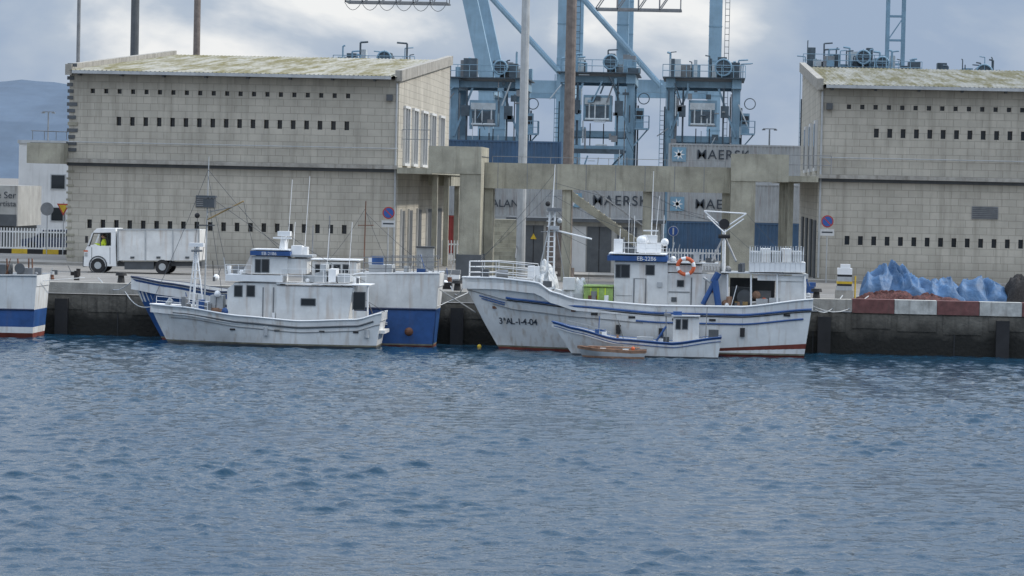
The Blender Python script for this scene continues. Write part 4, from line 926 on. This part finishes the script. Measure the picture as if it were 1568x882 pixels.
railing(d,[h1.pt(t,h1.sheer(t),-1,-.08) for t in(.76,.83,.9,.98)],.75,3,grey,.02,1.2)
railing(d,[h1.pt(t,h1.sheer(t),1,-.08) for t in(.76,.83,.9,.98)],.75,3,grey,.02,1.2)
for u,v0,v1 in((557,418,308),(478,398,345),(503,398,330),(640,418,390)): d.cyl(P(u,v0,143.8),P(u+(v0-v1)*.03,v1,143.8),.028,(grey,rust)[u==557],n=6)
d.cyl(P(548,345,143.8),P(572,345,143.8),.02,rust); stays(d,(((559,320),(600,416)),((559,320),(504,398)),((559,325),(668,420))),143.8)
mkbox(d,565,405,600,419,143,144.5,ltgrey)
clutter(d,21,[(575,405),(600,420),(625,422),(650,422)],143,144.4,14,[white2,ltgrey,grey,dkgrey,blue])
d.sph(P(626,508,141.9),.2,rust)
d.cyl(P(668,470,143),P(735,440,YQ+1),.025,ltgrey,n=5); d.cyl(P(668,440,143),P(728,478,YQ-.05),.03,ltgrey,n=5)
d.obj("superstructure",rt)

# ---- left cropped boat ----
Yc=143; x1=PX(66,465,Yc); x0=x1-11; z=lambda u,v,Y=141.6:PZ(u,v,Y)
rt=root("fishing_boat",((x0+x1)/2,Yc,0))
h0=Hull(x0,x1,Yc,3.4,[(0,3.2),(.5,z(0,424)),(1,z(64,422))],1.4,.2,.4,.85)
h0.build("hull",rt,[('w',-.5,redb),('w',.22,white),('w',.5,blue),('w',1.3,hull_dirty),('s',-.4,hull_dirty),('s',0,hull_dirty)],.5,grey,white)
d=MB(); h0.strip(d,0,.05,ltgrey); h0.strip(d,1.3,.04,dkblue,0,1,'w')
for u in(12,30,44,50): d.cyl(P(u,424,142.4),P(u+3*math.sin(u),396,142.6),.035,rust)
mkbox(d,26,410,50,424,142.3,143.5,grey); d.cyl(P(30,411,142.2),P(30,411,143.6),.24,dkgrey,n=12); mkbox(d,-30,404,8,426,142.3,143.8,dkgrey)
d.cyl(P(66,430,142.5),P(130,425,YQ+1),.02,ltgrey,n=5)
clutter(d,31,[(10,422),(35,422),(52,422)],142,143.4,10,[white2,grey,dkgrey,rust,wood])
d.obj("deck_gear",rt)

# ---- small launch ----
Yc=138.9; x0=PX(845,494,Yc); x1=PX(1105,515,Yc); z=lambda u,v,Y=138.2:PZ(u,v,Y)
rt=root("small_motor_boat",((x0+x1)/2,Yc,0))
h4=Hull(x0,x1,Yc,1.8,[(0,z(845,492,Yc)),(.12,z(875,502)),(.35,z(935,518)),(.7,z(1030,525)),(1,z(1105,516))],.95,.15,.4,.8,fine=.5)
h4.build("hull",rt,[('w',-.4,dkgrey),('w',.07,hull_dirty),('w',.3,hull_dirty),('s',-.22,hull_dirty),('s',-.1,blue),('s',0,white2)],.25,ltgrey,white)
d=MB(); h4.strip(d,0,.035,blue); h4.strip(d,-.2,.02,blue)
mkbox(d,1031,486,1070,524,138.5,139.3,white); mkbox(d,1028,483,1072,486,138.4,139.4,ltgrey); win(d,1036,490,1041,503,138.5); win(d,1046,490,1052,503,138.5)
mkbox(d,1031,477,1044,483,138.7,139.1,blue); mkbox(d,1017,480,1027,484,138.7,139.1,grey); d.cyl(P(1020,524,138.8),P(1020,474,138.8),.025,grey); d.cyl(P(1080,524,138.8),P(1083,470,138.8),.02,grey); d.cyl(P(1005,522,138.7),P(1020,500,138.7),.05,blue)
mkbox(d,975,516,1000,524,138.5,139.2,ltgrey); mkbox(d,1085,505,1100,520,138.7,139.2,dkgrey)
clutter(d,41,[(920,516),(950,520),(990,522),(1015,524)],138.4,139,9,[white2,grey,dkgrey,blue,wood])
railing(d,[h4.pt(t,h4.sheer(t),-1,-.04) for t in(.08,.2,.32)],.25,1,ltgrey,.012,.5)
d.obj("console",rt)
# ---- wooden skiff ----
Yc=137.3; x0=PX(884,528,Yc); x1=PX(990,536,Yc)
rt=root("wooden_skiff",((x0+x1)/2,Yc,0))
h5=Hull(x0,x1,Yc,1.1,[(0,.5),(.3,.42),(.8,.36),(1,.38)],.25,.1,.3,.85)
h5.build("hull",rt,[('w',-.2,wood),('w',.08,ltgrey),('s',-.14,wood),('s',0,wood)],.12,wood,wood)
d=MB(); d.cyl((x0+.5,Yc-.45,.5),(x1-.3,Yc+.1,.45),.03,wood); d.box(x0+1,x0+1.25,Yc-.45,Yc+.45,.36,.4,ltgrey); d.box(x0+2,x0+2.25,Yc-.45,Yc+.45,.34,.38,ltgrey); d.sph((x1-.6,Yc,.42),.09,orange); d.obj("thwarts",rt)
c=P(734,527,143); d=MB(); d.sph((c.x,143,.05),.1,yellow); d.cyl((c.x,143,.1),(c.x,143,.25),.02,dark); d.obj("mooring_buoy")
# ---------------- quay clutter ----------------
r=root("fishing_net_pile",(PX(1430,450,149.5),150,HQ))
heap("red_nets",1312,1400,455,147.4,1.6,.38,net,1.7,r,None,.7,60,fold=.6)
heap("red_nets_side",1395,1470,455,147.4,1.5,.26,net,4.7,r,None,.7,60,fold=.6)
heap("brown_nets",1540,1650,455,148.2,3.2,1.75,netb,2.7,r,None,.3,40)
heap("red_nets_back",1500,1550,455,149.5,2.5,.7,net,7.7,r,None,.5,40)
r=root("tarpaulin_cover",(PX(1430,450,149.5),150.5,HQ))
heap("tarpaulin",1320,1418,450,148.5,3.2,1.45,tarp,4.4,r,None,.22,70,28,.6,.5,True); heap("tarpaulin_fold",1385,1480,450,148.2,3.0,1.02,tarp,9.2,r,None,.25,70,28,.7,.5,True); heap("tarpaulin_end",1465,1545,450,148.5,2.8,1.1,tarp,6.2,r,None,.25,70,28,.7,.5,True)
b=P(1293,452,147.6); r=root("mooring_equipment_locker",(b.x,148,HQ)); d=MB()
zz=HQ
for k,(h,m_,w_) in enumerate(((.42,coping,.42),(.2,ltgrey,.36),(.1,black,.33),(.12,yellow,.36),(.22,ltgrey,.33),(.1,black,.33),(.3,white2,.34))):
    d.box(b.x-w_,b.x+w_,147.6,148.3,zz,zz+h-.003,m_); zz+=h
d.box(b.x-.2,b.x+.25,147.65,148.1,zz,zz+.18,white2); d.cyl((b.x+.5,147.8,HQ),(b.x+.5,147.8,HQ+1.1),.04,yellow); d.obj("stacked_boxes",r)
for u in(700,1250,185,640):
    b=P(u,455,146.6); d=MB(); d.cyl((b.x,146.6,HQ),(b.x,146.6,HQ+.35),.18,black,.14,n=14); d.cyl((b.x,146.6,HQ+.35),(b.x,146.6,HQ+.5),.27,black,.24,n=14); d.obj("mooring_bollard")
d=MB()
for a,b in(((1243,468,142.6),(1330,448,147)),((1243,470,142.6),(1290,462,147)),((712,432,142.6),(690,440,147)),((232,470,140.4),(180,440,147)),((203,430,143.6),(150,437,147))):
    A=P(*a);B=P(*b);B.z=HQ+.2; pts=[A.lerp(B,i/8)-Vector((0,0,.5*math.sin(math.pi*i/8))) for i in range(9)]; d.path(pts,.025,ltgrey,n=5)
d.obj("mooring_ropes")
d=MB(); b=P(1213,440,160)
for i in range(3): d.box(b.x-8+i*.02,b.x-6.8,160,161.2,HQ+i*.16,HQ+i*.16+.12,wood)
d.obj("pallet_stack")
d=MB(); clutter(d,77,[(668,430),(685,430),(696,432),(1225,440),(1240,440),(1215,440),(80,425),(115,425),(330,420)],147.5,158,34,[white2,ltgrey,grey,dkgrey,blue,wood,netb,rust],HQ)
d.obj("quayside_fishing_gear")
d=MB()
for k,(u,Y) in enumerate(((672,156),(690,157),(1222,155),(1236,158))):
    b=P(u,440,Y)
    for i in range(2+k%3): d.box(b.x-.4+.03*i,b.x+.4+.03*i,Y,Y+.55,HQ+i*.24,HQ+i*.24+.21,(blue,ltgrey,white2,grey)[(k+i)%4])
d.obj("fish_crates")
d=MB(); b=P(632,440,168); d.box(b.x,b.x+.9,170,170.7,HQ+.14,HQ+1.5,ltgrey); d.box(b.x-.05,b.x+.95,169.95,170.75,HQ+1.503,HQ+1.58,dkgrey); d.obj("electrical_cabinet")
